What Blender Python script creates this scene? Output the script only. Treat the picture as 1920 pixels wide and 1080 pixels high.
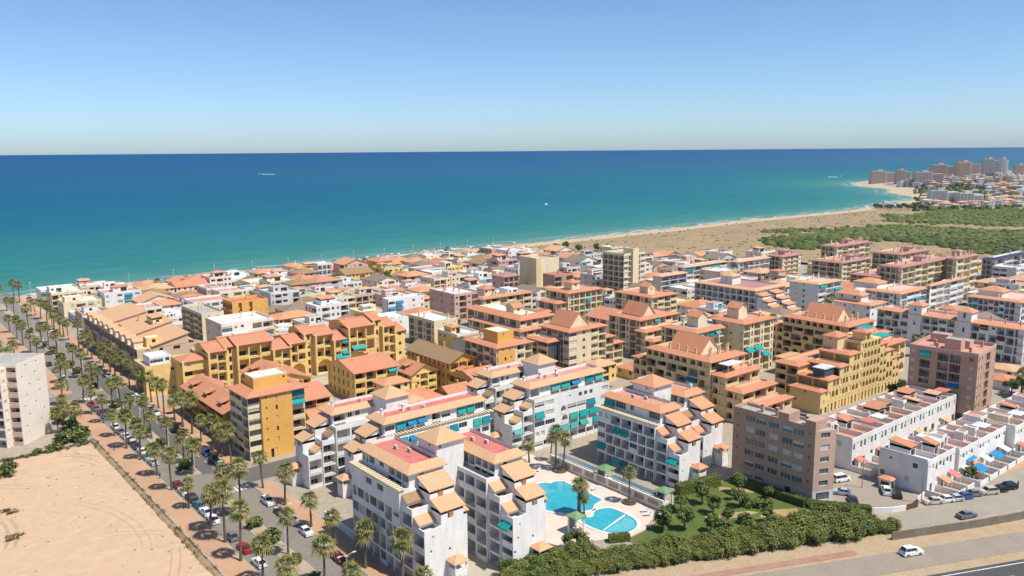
import bpy, math, random
from mathutils import Vector, Matrix, Euler
R_=math.radians; PI=math.pi
rng=random.Random(7)
for o in list(bpy.data.objects): bpy.data.objects.remove(o)
S=bpy.context.scene; COL=S.collection
# ---------------------------------------------------------------- camera (town grid: X right of the avenue, Y towards the sea)
F_PX=1550.0; CAM_H=80.0
_p=math.atan(257/F_PX); _t=R_(.447)
GU=Vector((-1280.0,F_PX/math.cos(_p))).normalized(); GV=Vector((GU.y,-GU.x))
def _g(x,y,z): return Vector((x*GV.x+y*GV.y, x*GU.x+y*GU.y, z))
_F=Vector((0,math.cos(_p),-math.sin(_p))); _R0=Vector((1,0,0)); _U0=Vector((0,math.sin(_p),math.cos(_p)))
_R=_R0*math.cos(_t)-_U0*math.sin(_t); _U=_U0*math.cos(_t)+_R0*math.sin(_t)
FWD,RGT,UPV=_g(*_F),_g(*_R),_g(*_U)
cam=bpy.data.cameras.new('camera'); camo=bpy.data.objects.new('camera',cam); COL.objects.link(camo)
camo.matrix_world=Matrix(((RGT.x,UPV.x,-FWD.x,0),(RGT.y,UPV.y,-FWD.y,0),(RGT.z,UPV.z,-FWD.z,CAM_H),(0,0,0,1)))
cam.sensor_width=36; cam.lens=36*F_PX/1920; cam.clip_start=1; cam.clip_end=200000
S.camera=camo
def un(px,py,z=0.0):
    d=FWD*F_PX+RGT*(px-960)-UPV*(py-540); t=(z-CAM_H)/d.z
    return (d.x*t,d.y*t)
def proj(x,y,z=0.0):
    d=Vector((x,y,z-CAM_H)); w=d.dot(FWD); return (960+F_PX*d.dot(RGT)/w, 540-F_PX*d.dot(UPV)/w)
# ---------------------------------------------------------------- world, sun, exposure
SUN_EL=R_(61); SUN_H=Vector((.36,-.93)).normalized()
w=bpy.data.worlds.new('World'); S.world=w; w.use_nodes=True
nt=w.node_tree; sky=nt.nodes.new('ShaderNodeTexSky'); sky.sky_type='NISHITA'; sky.sun_disc=False
sky.sun_elevation=SUN_EL; sky.sun_rotation=math.atan2(SUN_H.x,SUN_H.y); sky.altitude=0; sky.air_density=.7; sky.dust_density=.58; sky.ozone_density=7.0
bg=nt.nodes['Background']; wb=nt.nodes.new('ShaderNodeMix'); wb.data_type='RGBA'; wb.blend_type='MULTIPLY'; wb.inputs[0].default_value=1; wb.inputs[7].default_value=(.97,.985,.955,1); nt.links.new(sky.outputs[0],wb.inputs[6]); nt.links.new(wb.outputs[2],bg.inputs[0]); bg.inputs[1].default_value=.097
sl=bpy.data.lights.new('sun','SUN'); sl.energy=3.45; sl.angle=R_(.5); sl.color=(1,.945,.85)
so=bpy.data.objects.new('sun',sl); COL.objects.link(so)
sd=Vector((SUN_H.x*math.cos(SUN_EL),SUN_H.y*math.cos(SUN_EL),math.sin(SUN_EL)))
so.rotation_euler=sd.to_track_quat('Z','Y').to_euler(); so.location=(0,0,300)
S.view_settings.view_transform='Standard'; S.view_settings.look='None'; S.view_settings.gamma=1; S.view_settings.use_curve_mapping=False
S.view_settings.exposure=0.76
S.cycles.max_bounces=5; S.cycles.diffuse_bounces=4; S.cycles.glossy_bounces=2; S.cycles.transmission_bounces=3; S.cycles.transparent_max_bounces=4
# ---------------------------------------------------------------- materials
MATS={}
def mat(name,col,rough=.85,n=(.35,.12),n2=(2.5,.10),spec=.25,metal=0.,dark=None,bump=0.,stretch=None):
    """surface colour with two scales of real mottling (stains / weathering), optional second colour in patches"""
    if name in MATS: return MATS[name]
    m=bpy.data.materials.new(name); m.use_nodes=True; t=m.node_tree; b=t.nodes['Principled BSDF']
    b.inputs['Roughness'].default_value=rough; b.inputs['Specular IOR Level'].default_value=spec; b.inputs['Metallic'].default_value=metal
    geo=t.nodes.new('ShaderNodeNewGeometry'); src=geo.outputs['Position']
    if stretch:
        mp=t.nodes.new('ShaderNodeMapping'); mp.inputs['Scale'].default_value=stretch; t.links.new(src,mp.inputs[0]); src=mp.outputs[0]
    def noise(sc,det=3):
        q=t.nodes.new('ShaderNodeTexNoise'); q.inputs['Scale'].default_value=sc; q.inputs['Detail'].default_value=det; t.links.new(src,q.inputs['Vector']); return q
    def mix(a,bcol,fac,mode='MIX'):
        x=t.nodes.new('ShaderNodeMix'); x.data_type='RGBA'; x.blend_type=mode
        if isinstance(a,tuple): x.inputs[6].default_value=(*a,1)
        else: t.links.new(a,x.inputs[6])
        if isinstance(bcol,tuple): x.inputs[7].default_value=(*bcol,1)
        else: t.links.new(bcol,x.inputs[7])
        if isinstance(fac,float): x.inputs[0].default_value=fac
        else: t.links.new(fac,x.inputs[0])
        return x.outputs[2]
    def ramp(out,lo,hi):
        r=t.nodes.new('ShaderNodeMapRange'); r.inputs[1].default_value=lo; r.inputs[2].default_value=hi; t.links.new(out,r.inputs[0]); return r.outputs[0]
    c=col
    if dark: c=mix(col,dark,ramp(noise(n[0],5).outputs[0],.45,.62))
    q1=ramp(noise(n[0]).outputs[0],.3,.7); k=1-2*n[1]; g1=mix((k,k,k),(1.,1.,1.),q1); c=mix(c,g1,1.,'MULTIPLY')
    q2=ramp(noise(n2[0],2).outputs[0],.3,.7); k=1-2*n2[1]; g2=mix((k,k,k*.97),(1.,1.,1.),q2); c=mix(c,g2,1.,'MULTIPLY')
    t.links.new(c,b.inputs['Base Color'])
    if bump:
        bp=t.nodes.new('ShaderNodeBump'); bp.inputs['Strength'].default_value=bump; bp.inputs['Distance'].default_value=.2; t.links.new(noise(n2[0]*1.5).outputs[0],bp.inputs['Height']); t.links.new(bp.outputs[0],b.inputs['Normal'])
    MATS[name]=m; return m
def tile(name,col,dark):
    m=mat(name,col,.9,(.35,.06),(2.2,.09),.15,dark=tuple(.5*(a+b) for a,b in zip(col,dark)))
    t=m.node_tree; b=t.nodes['Principled BSDF']; geo=[n for n in t.nodes if n.type=='NEW_GEOMETRY'][0]
    # courses of curved tiles: fine ridges running down the slope (uses world axes, both directions of the grid)
    wv=t.nodes.new('ShaderNodeTexWave'); wv.inputs['Scale'].default_value=1.1; wv.bands_direction='DIAGONAL'; wv.inputs['Distortion'].default_value=.6; t.links.new(geo.outputs['Position'],wv.inputs[0])
    bp=t.nodes.new('ShaderNodeBump'); bp.inputs['Strength'].default_value=.35; bp.inputs['Distance'].default_value=.12
    t.links.new(wv.outputs[1],bp.inputs['Height']); t.links.new(bp.outputs[0],b.inputs['Normal']); return m
WHITE=mat('white_render',(.82,.80,.775),n=(.22,.06),n2=(1.0,.065),stretch=(1,1,.3))
WARMW=mat('warm_white_render',(.79,.74,.665),n=(.22,.06),n2=(1.1,.06),stretch=(1,1,.3))
CREAM=mat('cream_render',(.78,.60,.335),n=(.2,.06),n2=(1.1,.07),stretch=(1,1,.3))
CREAM2=mat('pale_cream_render',(.82,.69,.46),n=(.2,.06),n2=(1.1,.07),stretch=(1,1,.3))
YELL=mat('yellow_render',(.87,.61,.235),n=(.2,.06),n2=(1.1,.07),stretch=(1,1,.3))
OCHRE=mat('ochre_render',(.66,.40,.12),n=(.2,.06),n2=(1.2,.06))
ORNG=mat('orange_render',(.76,.42,.11),n=(.2,.04),n2=(1.2,.05))
LEMON=mat('pale_yellow_render',(.78,.58,.27),n=(.2,.04),n2=(1.2,.05))
TAN=mat('tan_render',(.64,.47,.33),n=(.2,.05),n2=(1.2,.06))
PINKW=mat('pinkish_white_render',(.81,.715,.615),n=(.2,.04),n2=(1.2,.05))
PINK=mat('salmon_render',(.66,.44,.36),n=(.2,.05),n2=(1.2,.06))
GREYW=mat('grey_white_render',(.62,.60,.60),n=(.2,.06),n2=(1.2,.06))
BRICK=mat('brown_brick',(.52,.335,.245),n=(.3,.06),n2=(5.,.10))
BRICKL=mat('pink_brick',(.60,.41,.32),n=(.3,.06),n2=(5.,.10))
TERRA=tile('terracotta_tile',(.60,.265,.155),(.48,.20,.12))
TERRA2=tile('orange_tile',(.65,.32,.18),(.55,.255,.135))
TANT=tile('sandy_tile',(.66,.40,.235),(.56,.32,.18))
OLDT=tile('weathered_brown_tile',(.36,.235,.135),(.28,.17,.095))
MAUVE=tile('mauve_tile',(.44,.235,.215),(.37,.19,.175))
GREYT=tile('grey_brown_tile',(.27,.215,.17),(.22,.17,.14))
NAVYT=tile('navy_tile',(.055,.065,.12),(.05,.06,.10))
REDT=mat('red_terrace_paint',(.56,.19,.155),n=(.3,.07),n2=(1.5,.07))
REDT2=mat('faded_red_terrace',(.58,.30,.23),n=(.3,.08),n2=(1.5,.08))
WTER=mat('white_terrace',(.70,.68,.66),n=(.3,.10),n2=(1.8,.08))
GTER=mat('grey_terrace',(.42,.40,.37),n=(.3,.10),n2=(1.8,.08))
GLASS=mat('dark_window_glass',(.035,.05,.06),.12,(.4,.15),(1.,.2),.6)
GLASSB=mat('bluish_window_glass',(.10,.145,.16),.1,(.4,.15),(1.,.2),.6)
FRAME=mat('white_frame',(.72,.72,.72),.5)
BFRAME=mat('brown_frame',(.16,.075,.04),.6)
SHUT=mat('roller_shutter',(.70,.62,.54),.6)
TEAL=mat('teal_canvas',(.012,.31,.33),.8,(.5,.08),(3,.08))
TEAL2=mat('green_teal_canvas',(.03,.34,.29),.8,(.5,.08),(3,.08))
BLUEC=mat('blue_canvas',(.012,.20,.36),.8,(.5,.08),(3,.08))
TEAL3=mat('faded_teal_canvas',(.10,.36,.35),.8,(.5,.08),(3,.08)); TEAL4=mat('deep_teal_canvas',(.01,.22,.27),.8,(.5,.08),(3,.08))
MAROON=mat('maroon_canvas',(.20,.075,.06),.8)
METAL=mat('grey_metal',(.32,.32,.33),.4,metal=.4)
DMETAL=mat('dark_metal',(.05,.05,.055),.5)
WMETAL=mat('white_sheet_metal',(.72,.74,.76),.4)
WOOD=mat('warm_wood',(.45,.24,.10),.7)
# ---------------------------------------------------------------- mesh builder
class MB:
    def __init__(s): s.v=[];s.f=[];s.m=[];s.mats=[]
    def slot(s,m):
        if m not in s.mats: s.mats.append(m)
        return s.mats.index(m)
    def poly(s,pts,m):
        i=len(s.v); s.v+=[tuple(p) for p in pts]; s.f.append(tuple(range(i,i+len(pts)))); s.m.append(s.slot(m))
    def box(s,x0,y0,z0,x1,y1,z1,m,bottom=True):
        i=len(s.v); s.v+=[(x0,y0,z0),(x1,y0,z0),(x1,y1,z0),(x0,y1,z0),(x0,y0,z1),(x1,y0,z1),(x1,y1,z1),(x0,y1,z1)]
        F=[(4,5,6,7),(0,1,5,4),(1,2,6,5),(2,3,7,6),(3,0,4,7)]+([(3,2,1,0)] if bottom else [])
        k=s.slot(m)
        for q in F: s.f.append(tuple(i+j for j in q)); s.m.append(k)
    def prism(s,pts,z0,z1,m,mtop=None):
        n=len(pts)
        for i in range(n):
            a,b=pts[i],pts[(i+1)%n]; s.poly([(a[0],a[1],z0),(b[0],b[1],z0),(b[0],b[1],z1),(a[0],a[1],z1)],m)
        s.poly([(p[0],p[1],z1) for p in pts],mtop or m); s.poly([(p[0],p[1],z0) for p in reversed(pts)],m)
    def tube(s,pts,rads,m,n=6,cap=True):
        k=s.slot(m); rings=[]
        for j,(p,r) in enumerate(zip(pts,rads)):
            p=Vector(p); a=Vector(pts[max(j-1,0)]); b=Vector(pts[min(j+1,len(pts)-1)]); d=(b-a).normalized()
            e=d.cross(Vector((0,0,1)) if abs(d.z)<.9 else Vector((1,0,0))).normalized(); g=d.cross(e)
            rings.append(len(s.v)); s.v+=[tuple(p+(e*math.cos(2*PI*q/n)+g*math.sin(2*PI*q/n))*r) for q in range(n)]
        for a,b in zip(rings,rings[1:]):
            for q in range(n): s.f.append((a+q,a+(q+1)%n,b+(q+1)%n,b+q)); s.m.append(k)
        if cap: s.f.append(tuple(rings[-1]+q for q in range(n))); s.m.append(k)
    def mesh(s,name,smooth=False):
        me=bpy.data.meshes.new(name); me.from_pydata(s.v,[],s.f)
        for m in s.mats: me.materials.append(m)
        me.polygons.foreach_set('material_index',s.m)
        if smooth: me.polygons.foreach_set('use_smooth',[True]*len(s.f))
        me.update(); return me
    def obj(s,name,parent=None,loc=(0,0,0),rz=0,smooth=False): return link(name,s.mesh(name,smooth),parent,loc,rz)
def link(name,me,parent=None,loc=(0,0,0),rz=0,sc=None):
    o=bpy.data.objects.new(name,me); COL.objects.link(o); o.location=loc
    if rz: o.rotation_euler=(0,0,rz)
    if sc: o.scale=sc if isinstance(sc,tuple) else (sc,sc,sc)
    if parent: o.parent=parent
    return o
LABELS={}
def tag(o,label,cat,group=None,kind=None):
    if kind: o['kind']=kind
    if label:
        o['label']=label; o['category']=cat; LABELS.setdefault(label,[]).append(o.name)
    if group: o['group']=group
    return o
def empty(name,label,cat,loc,rz=0,group=None):
    o=bpy.data.objects.new(name,None); COL.objects.link(o); o.location=loc; o.rotation_euler=(0,0,rz); o.empty_display_size=1
    return tag(o,label,cat,group)
def struct(name,mb,loc=(0,0,0),smooth=False):
    o=mb.obj(name,None,loc,0,smooth); o['kind']='structure'; return o
CACHE={}
def cached(key,fn):
    if key not in CACHE: CACHE[key]=fn()
    return CACHE[key]
def copytree(o,parent=None):
    c=o.copy(); COL.objects.link(c); c.parent=parent
    for ch in o.children: copytree(ch,c)
    return c
OCC=[]   # occupied plots (x0,y0,x1,y1)
# ---------------------------------------------------------------- building kit
def me_window(w,h,fm,gl,sh=0.):
    def mk():
        m=MB(); t=.07
        m.poly([(0,.05,0),(w,.05,0),(w,.05,h),(0,.05,h)],gl)
        m.box(0,0,0,t,.05,h,fm); m.box(w-t,0,0,w,.05,h,fm); m.box(t,0,0,w-t,.05,t,fm); m.box(t,0,h-t,w-t,.05,h,fm)
        n=max(1,round(w/.8))
        for i in range(1,n): x=w*i/n; m.box(x-.03,.004,t,x+.03,.05,h-t,fm)
        if sh: m.box(t,.012,h*(1-sh),w-t,.048,h-t,SHUT2)
        return m.mesh('window')
    return cached(('win',round(w,1),round(h,1),fm.name,gl.name,sh),mk)
def me_parapet(w,h,m):
    def mk():
        b=MB(); b.box(0,-.07,0,w,.07,h,m); b.box(-.03,-.11,h,w+.03,.11,h+.07,m); return b.mesh('balcony')
    return cached(('par',round(w,1),h,m.name),mk)
def me_railing(w,h,m):
    def mk():
        b=MB(); b.box(0,-.03,h-.06,w,.03,h,m); b.box(0,-.02,.05,w,.02,.1,m)
        n=max(2,round(w/.32))
        for i in range(n+1): x=(w-.04)*i/n; b.box(x,-.02,.1,x+.04,.02,h-.06,m)
        return b.mesh('railing')
    return cached(('rail',round(w,1),h,m.name),mk)
def me_balcony(w,m,proj=1.2):
    def mk():
        b=MB(); b.box(0,-proj,-.18,w,-.003,0,m); b.box(0,-proj,0,w,-proj+.12,.95,m); b.box(0,-proj+.12,0,.12,-.003,.95,m); b.box(w-.12,-proj+.12,0,w,-.003,.95,m); return b.mesh('balcony')
    return cached(('bal',round(w,1),m.name,proj),mk)
def me_awning(w,m,proj=1.1,drop=1.2):
    def mk():
        b=MB(); t=.04
        P=[(0,0,0),(w,0,0),(w,-proj,-drop),(0,-proj,-drop)]
        b.poly(P,m); b.poly([(x,y,z-t) for x,y,z in reversed(P)],m)
        b.box(0,-proj-.03,-drop-.28,w,-proj,-drop,m)
        for i in range(1,max(2,round(w/1.6))): x=w*i/max(2,round(w/1.6)); b.box(x-.02,-proj-.05,-drop-.2,x+.02,-proj-.03,-drop+.02,FRAME)
        b.tube([(0,-.05,.03),(w,-.05,.03)],[.07,.07],FRAME,5)
        return b.mesh('awning')
    return cached(('awn',round(w,1),m.name,proj,drop),mk)
def me_chimney(h,m,wd=.6):
    def mk():
        b=MB(); b.box(-wd/2,-wd/2,0,wd/2,wd/2,h,m); b.box(-wd/2-.1,-wd/2-.1,h,wd/2+.1,wd/2+.1,h+.12,m); b.box(-wd/2+.08,-wd/2+.08,h+.12,wd/2-.08,wd/2-.08,h+.35,GLASS); b.box(-wd/2-.05,-wd/2-.05,h+.35,wd/2+.05,wd/2+.05,h+.45,m); return b.mesh('chimney')
    return cached(('chim',h,m.name,wd),mk)
def me_ac():
    def mk():
        b=MB(); b.box(0,0,.1,1,.4,.8,FRAME); b.box(.05,-.02,.18,.62,0,.72,METAL); b.box(.1,.05,0,.2,.35,.1,DMETAL); b.box(.8,.05,0,.9,.35,.1,DMETAL); return b.mesh('air_conditioner')
    return cached('ac',mk)
def me_antenna():
    def mk():
        b=MB(); b.tube([(0,0,0),(0,0,2.6)],[.04,.03],METAL,4)
        for k in range(4): b.box(-.45+.06*k,-.02,1.9+.2*k,.45-.06*k,.02,1.94+.2*k,METAL)
        return b.mesh('antenna')
    return cached('ant',mk)
def me_tank():
    def mk():
        b=MB(); b.tube([(0,0,.0),(0,0,1.1),(0,0,1.3)],[.6,.6,.3],FRAME,10); return b.mesh('water_tank')
    return cached('tank',mk)
WT={'w':1.,'n':.8,' ':1.,'_':.4,'l':1.7,'L':1.7,'t':1.7,'b':1.7,'m':1.7,'g':1.7,'a':1.25,'A':1.6,'d':1.2,'B':1.7,'s':1.,'W':1.6,'e':1.,'o':.9,'T':1.7,'k':1.7}
VR=random.Random(77); SHUT2=mat('lowered_blind',(.66,.62,.56),.7)
def blind(): return VR.choice((0.,0.,0.,.3,.55,.93))
class Bld:
    def __init__(s,name,label,cat,x,y,wall,group=None,rz=0,z=0,win=FRAME,gl=None,par=None,swap=False):
        s.root=empty(name,label,cat,(x,y,z),rz,group); s.x=x; s.y=y; s.wall=MB(); s.wm=wall; s.par=par or wall; s.win=win; s.vary=False; s.gl=gl or GLASS; s.count={}; s.extra={}; s.sw=swap
    def part(s,name,me,loc,rz=0):
        n=s.count.get(name,0)+1; s.count[name]=n
        if n<=98: return link(name,me,s.root,loc,rz)
        e=s.extra.setdefault(name,MB()); c,q=math.cos(rz),math.sin(rz); k0=len(e.v)
        e.v+=[(loc[0]+c*v.co.x-q*v.co.y,loc[1]+q*v.co.x+c*v.co.y,loc[2]+v.co.z) for v in me.vertices]
        for p in me.polygons: e.f.append(tuple(k0+i for i in p.vertices)); e.m.append(e.slot(me.materials[p.material_index]))
    # --- facades
    def facade(s,ox,oy,rz,width,z0,z1,pat,m=None):
        m=m or s.wm; rows=[]
        for r in pat.split('/'):
            if '*' in r: n,r=r.split('*'); rows+=[r]*int(n)
            else: rows.append(r)
        fh=(z1-z0)/len(rows); c,q=math.cos(rz),math.sin(rz); W=s.wall
        P=lambda a,d,z:(ox+c*a-q*d,oy+q*a+c*d,z)
        def hole(a0,a1,zb,zt,o0,o1,h0,h1,dep,back=None):
            quad=lambda A,B,d0,d1,za,zc,mm=m:W.poly([P(A,d0,za),P(B,d1,za),P(B,d1,zc),P(A,d0,zc)],mm)
            if o0>a0: quad(a0,o0,0,0,zb,zt)
            if o1<a1: quad(o1,a1,0,0,zb,zt)
            if h0>zb: quad(o0,o1,0,0,zb,h0)
            if h1<zt: quad(o0,o1,0,0,h1,zt)
            quad(o0,o0,0,dep,h0,h1); quad(o1,o1,dep,0,h0,h1); quad(o0,o1,dep,dep,h0,h1,back or m)
            W.poly([P(o0,0,h0),P(o1,0,h0),P(o1,dep,h0),P(o0,dep,h0)],m); W.poly([P(o0,dep,h1),P(o1,dep,h1),P(o1,0,h1),P(o0,0,h1)],m)
        for i,row in enumerate(rows):
            zt=z1-i*fh; zb=zt-fh; tot=sum(WT[ch] for ch in row); a=0.
            for ch in row:
                bw=width*WT[ch]/tot; a0,a1=a,a+bw; a=a1
                if ch in ' _': W.poly([P(a0,0,zb),P(a1,0,zb),P(a1,0,zt),P(a0,0,zt)],m); continue
                if ch in 'wnsWo':
                    ww={'w':min(1.25,bw*.6),'n':min(.6,bw*.5),'s':min(1.3,bw*.65),'W':min(2.4,bw*.75),'o':min(.9,bw*.6)}[ch]; hh={'w':1.25,'n':.6,'s':1.3,'W':1.25,'o':1.9}[ch]; hh=min(hh,fh-.8)
                    h0=zt-.45-hh; o0=(a0+a1-ww)/2; hole(a0,a1,zb,zt,o0,o0+ww,h0,h0+hh,.22)
                    s.part('window' if ch!='s' else 'shutter',me_window(ww,hh,s.win if ch!='s' else SHUT,s.gl if ch!='s' else SHUT,blind() if ch in 'wWo' else 0.),P(o0,.16,h0),rz); continue
                if s.vary and ch in 'tTbkm' and VR.random()<.5: ch='l' if VR.random()<.6 else 'L'
                if ch=='e':   # narrow dark slot
                    o0=a0+bw*.2; ww=bw*.6; hole(a0,a1,zb,zt,o0,o0+ww,zb+.0,zt-.0,1.2); continue
                if ch=='d':
                    ww=bw*.75; hh=min(2.5,fh-.5); o0=(a0+a1-ww)/2; hole(a0,a1,zb,zt,o0,o0+ww,zb,zb+hh,.5); s.part('door',me_window(ww,hh,BFRAME,GLASS),P(o0,.4,zb),rz); continue
                if ch=='g':
                    o0=a0+.12; ww=bw-.24; h0=zb+.95; hh=fh-1.4; hole(a0,a1,zb,zt,o0,o0+ww,h0,h0+hh,.2); s.part('glazing',me_window(ww,hh,s.win,GLASSB if VR.random()<.4 else s.gl,blind()),P(o0,.12,h0),rz); continue
                if ch in 'ltLbmTk':
                    mg=min(.22,bw*.06); o0=a0+mg; ww=bw-2*mg; h1=zt-.42; hole(a0,a1,zb,zt,o0,o0+ww,zb+.04,h1,2.1)
                    dw=min(3.3,ww*.84); dx=o0+(.2 if (i+int(a0*3))%2 else ww-dw-.2); s.part('glass_door',me_window(dw,2.05,s.win,s.gl,blind()),P(dx,2.02,zb+.05),rz)
                    if ch in 'L': s.part('railing',me_railing(ww,1.0,METAL),P(o0,.04,zb+.04),rz)
                    else: s.part('balcony',me_parapet(ww,.95,s.par),P(o0,-.03,zb+.04),rz)
                    if ch in 'tbmTk':
                        mm={'t':VR.choice((TEAL,TEAL,TEAL3,TEAL4)),'b':BLUEC,'m':MAROON,'T':VR.choice((TEAL,TEAL,TEAL2,TEAL3,TEAL4)),'k':TEAL2}[ch]
                        s.part('awning',me_awning(ww,mm,1.15 if ch!='T' else .55,1.0 if ch!='T' else 1.55),P(o0,-.02,h1+.12),rz)
                    continue
                if ch=='B':
                    o0=a0+.25; ww=bw-.5; dw=min(2.2,ww*.6); hole(a0,a1,zb,zt,o0+.3,o0+.3+dw,zb+.02,zb+2.15,.25); s.part('glass_door',me_window(dw,2.1,s.win,s.gl),P(o0+.3,.2,zb+.03),rz)
                    s.part('balcony',me_balcony(ww,s.par),P(o0,0,zb+.02),rz); continue
                if ch in 'aA':
                    mg=bw*(.13 if ch=='a' else .08); o0,o1=a0+mg,a1-mg; r=(o1-o0)/2; top=zt-.35; sp=max(zb+.5,top-r); rz_=top-sp; dep=1.3 if ch=='a' else 3.2; cx=(o0+o1)/2
                    arc=[(cx-r*math.cos(PI*k/10),sp+rz_*math.sin(PI*k/10)) for k in range(11)]
                    W.poly([P(a0,0,zb),P(o0,0,zb),P(o0,0,sp),P(o0,0,zt),P(a0,0,zt)],m); W.poly([P(o1,0,zb),P(a1,0,zb),P(a1,0,zt),P(o1,0,zt),P(o1,0,sp)],m)
                    W.poly([P(x,0,z) for x,z in arc[:6]]+[P(cx,0,zt),P(o0,0,zt)],m); W.poly([P(x,0,z) for x,z in arc[5:]]+[P(o1,0,zt),P(cx,0,zt)],m)
                    for (x,z),(x2,z2) in zip(arc,arc[1:]): W.poly([P(x,0,z),P(x2,0,z2),P(x2,dep,z2),P(x,dep,z)],m)
                    for x in (o0,o1): W.poly([P(x,0,zb),P(x,dep,zb),P(x,dep,sp),P(x,0,sp)],m)
                    W.poly([P(o0,dep,zb),P(o1,dep,zb),P(o1,dep,zt),P(o0,dep,zt)],m); W.poly([P(o0,0,zb+.02),P(o1,0,zb+.02),P(o1,dep,zb+.02),P(o0,dep,zb+.02)],m)
                    dw=(o1-o0)*.7; s.part('glass_door',me_window(dw,min(2.1,fh-.7),s.win,s.gl),P(cx-dw/2,dep-.08,zb+.03),rz)
                    if ch=='a': s.part('balcony',me_parapet(o1-o0,.85,s.par),P(o0,-.02,zb+.02),rz)
    def block(s,x0,y0,x1,y1,z0,z1,S='',W='',m=None,top=None,E='',N=''):
        if s.sw: x0,y0,x1,y1=y0,x0,y1,x1; S,W=W[::-1] if False else W,S
        lx0,ly0,lx1,ly1=x0-s.x,y0-s.y,x1-s.x,y1-s.y; m=m or s.wm; B=s.wall
        if S: s.facade(lx0,ly0,0,lx1-lx0,z0,z1,S,m)
        else: B.poly([(lx0,ly0,z0),(lx1,ly0,z0),(lx1,ly0,z1),(lx0,ly0,z1)],m)
        if W: s.facade(lx0,ly1,-PI/2,ly1-ly0,z0,z1,W,m)
        else: B.poly([(lx0,ly1,z0),(lx0,ly0,z0),(lx0,ly0,z1),(lx0,ly1,z1)],m)
        if E: s.facade(lx1,ly0,PI/2,ly1-ly0,z0,z1,E,m)
        else: B.poly([(lx1,ly0,z0),(lx1,ly1,z0),(lx1,ly1,z1),(lx1,ly0,z1)],m)
        B.poly([(lx1,ly1,z0),(lx0,ly1,z0),(lx0,ly1,z1),(lx1,ly1,z1)],m)
        B.poly([(lx0,ly0,z1),(lx1,ly0,z1),(lx1,ly1,z1),(lx0,ly1,z1)],top or m)
        if not s.sw and z0<1: OCC.append((x0,y0,x1,y1))
    def _r(s,x0,y0,x1,y1):
        if s.sw: x0,y0,x1,y1=y0,x0,y1,x1
        return x0-s.x,y0-s.y,x1-s.x,y1-s.y
    def roof_eave(s,x0,y0,x1,y1,z,t=TERRA,terr=REDT2,ov=.7,band=2.,rise=.9,wallm=None,name='roof',bands=None):
        a0,b0,a1,b1=s._r(x0,y0,x1,y1); m=MB(); wm=wallm or s.wm
        O=[(a0-ov,b0-ov),(a1+ov,b0-ov),(a1+ov,b1+ov),(a0-ov,b1+ov)]; bw_,be_,bs_,bn_=bands or (band,)*4; I=[(a0+bw_,b0+bs_),(a1-be_,b0+bs_),(a1-be_,b1-bn_),(a0+bw_,b1-bn_)]
        for k in range(4):
            p,q,r,u=O[k],O[(k+1)%4],I[(k+1)%4],I[k]
            m.poly([(*p,z+.02),(*q,z+.02),(*r,z+rise),(*u,z+rise)],t); m.poly([(*p,z-.16),(*q,z-.16),(*q,z+.02),(*p,z+.02)],t)
            m.poly([(*u,z+.2),(*r,z+.2),(*r,z+rise),(*u,z+rise)],wm)
        m.poly([(*p,z-.16) for p in O],wm); m.obj(name,s.root)
        d=MB(); d.poly([(*p,z+.22) for p in I],terr); d.obj('terrace',s.root)
    def roof_hip(s,x0,y0,x1,y1,z,rise=1.6,ov=.5,t=TERRA):
        a0,b0,a1,b1=s._r(x0,y0,x1,y1); a0-=ov;b0-=ov;a1+=ov;b1+=ov; m=MB(); W,D=a1-a0,b1-b0; h=min(W,D)/2; z+=.02
        if W>=D: r0,r1=(a0+h,(b0+b1)/2),(a1-h,(b0+b1)/2)
        else: r0,r1=((a0+a1)/2,b0+h),((a0+a1)/2,b1-h)
        C=[(a0,b0,z),(a1,b0,z),(a1,b1,z),(a0,b1,z)]; A=(*r0,z+rise); B=(*r1,z+rise)
        if W>=D: F=[[C[0],C[1],B,A],[C[1],C[2],B],[C[2],C[3],A,B],[C[3],C[0],A]]
        else: F=[[C[0],C[1],A],[C[1],C[2],B,A],[C[2],C[3],B],[C[3],C[0],A,B]]
        for f in F:
            f=[p for i,p in enumerate(f) if p!=f[i-1]]; m.poly(f,t)
        for i in range(4):
            p,q=C[i],C[(i+1)%4]; m.poly([(p[0],p[1],z-.16),(q[0],q[1],z-.16),q,p],t)
        m.poly([(p[0],p[1],z-.16) for p in reversed(C)],s.wm); return m.obj('roof',s.root)
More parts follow.
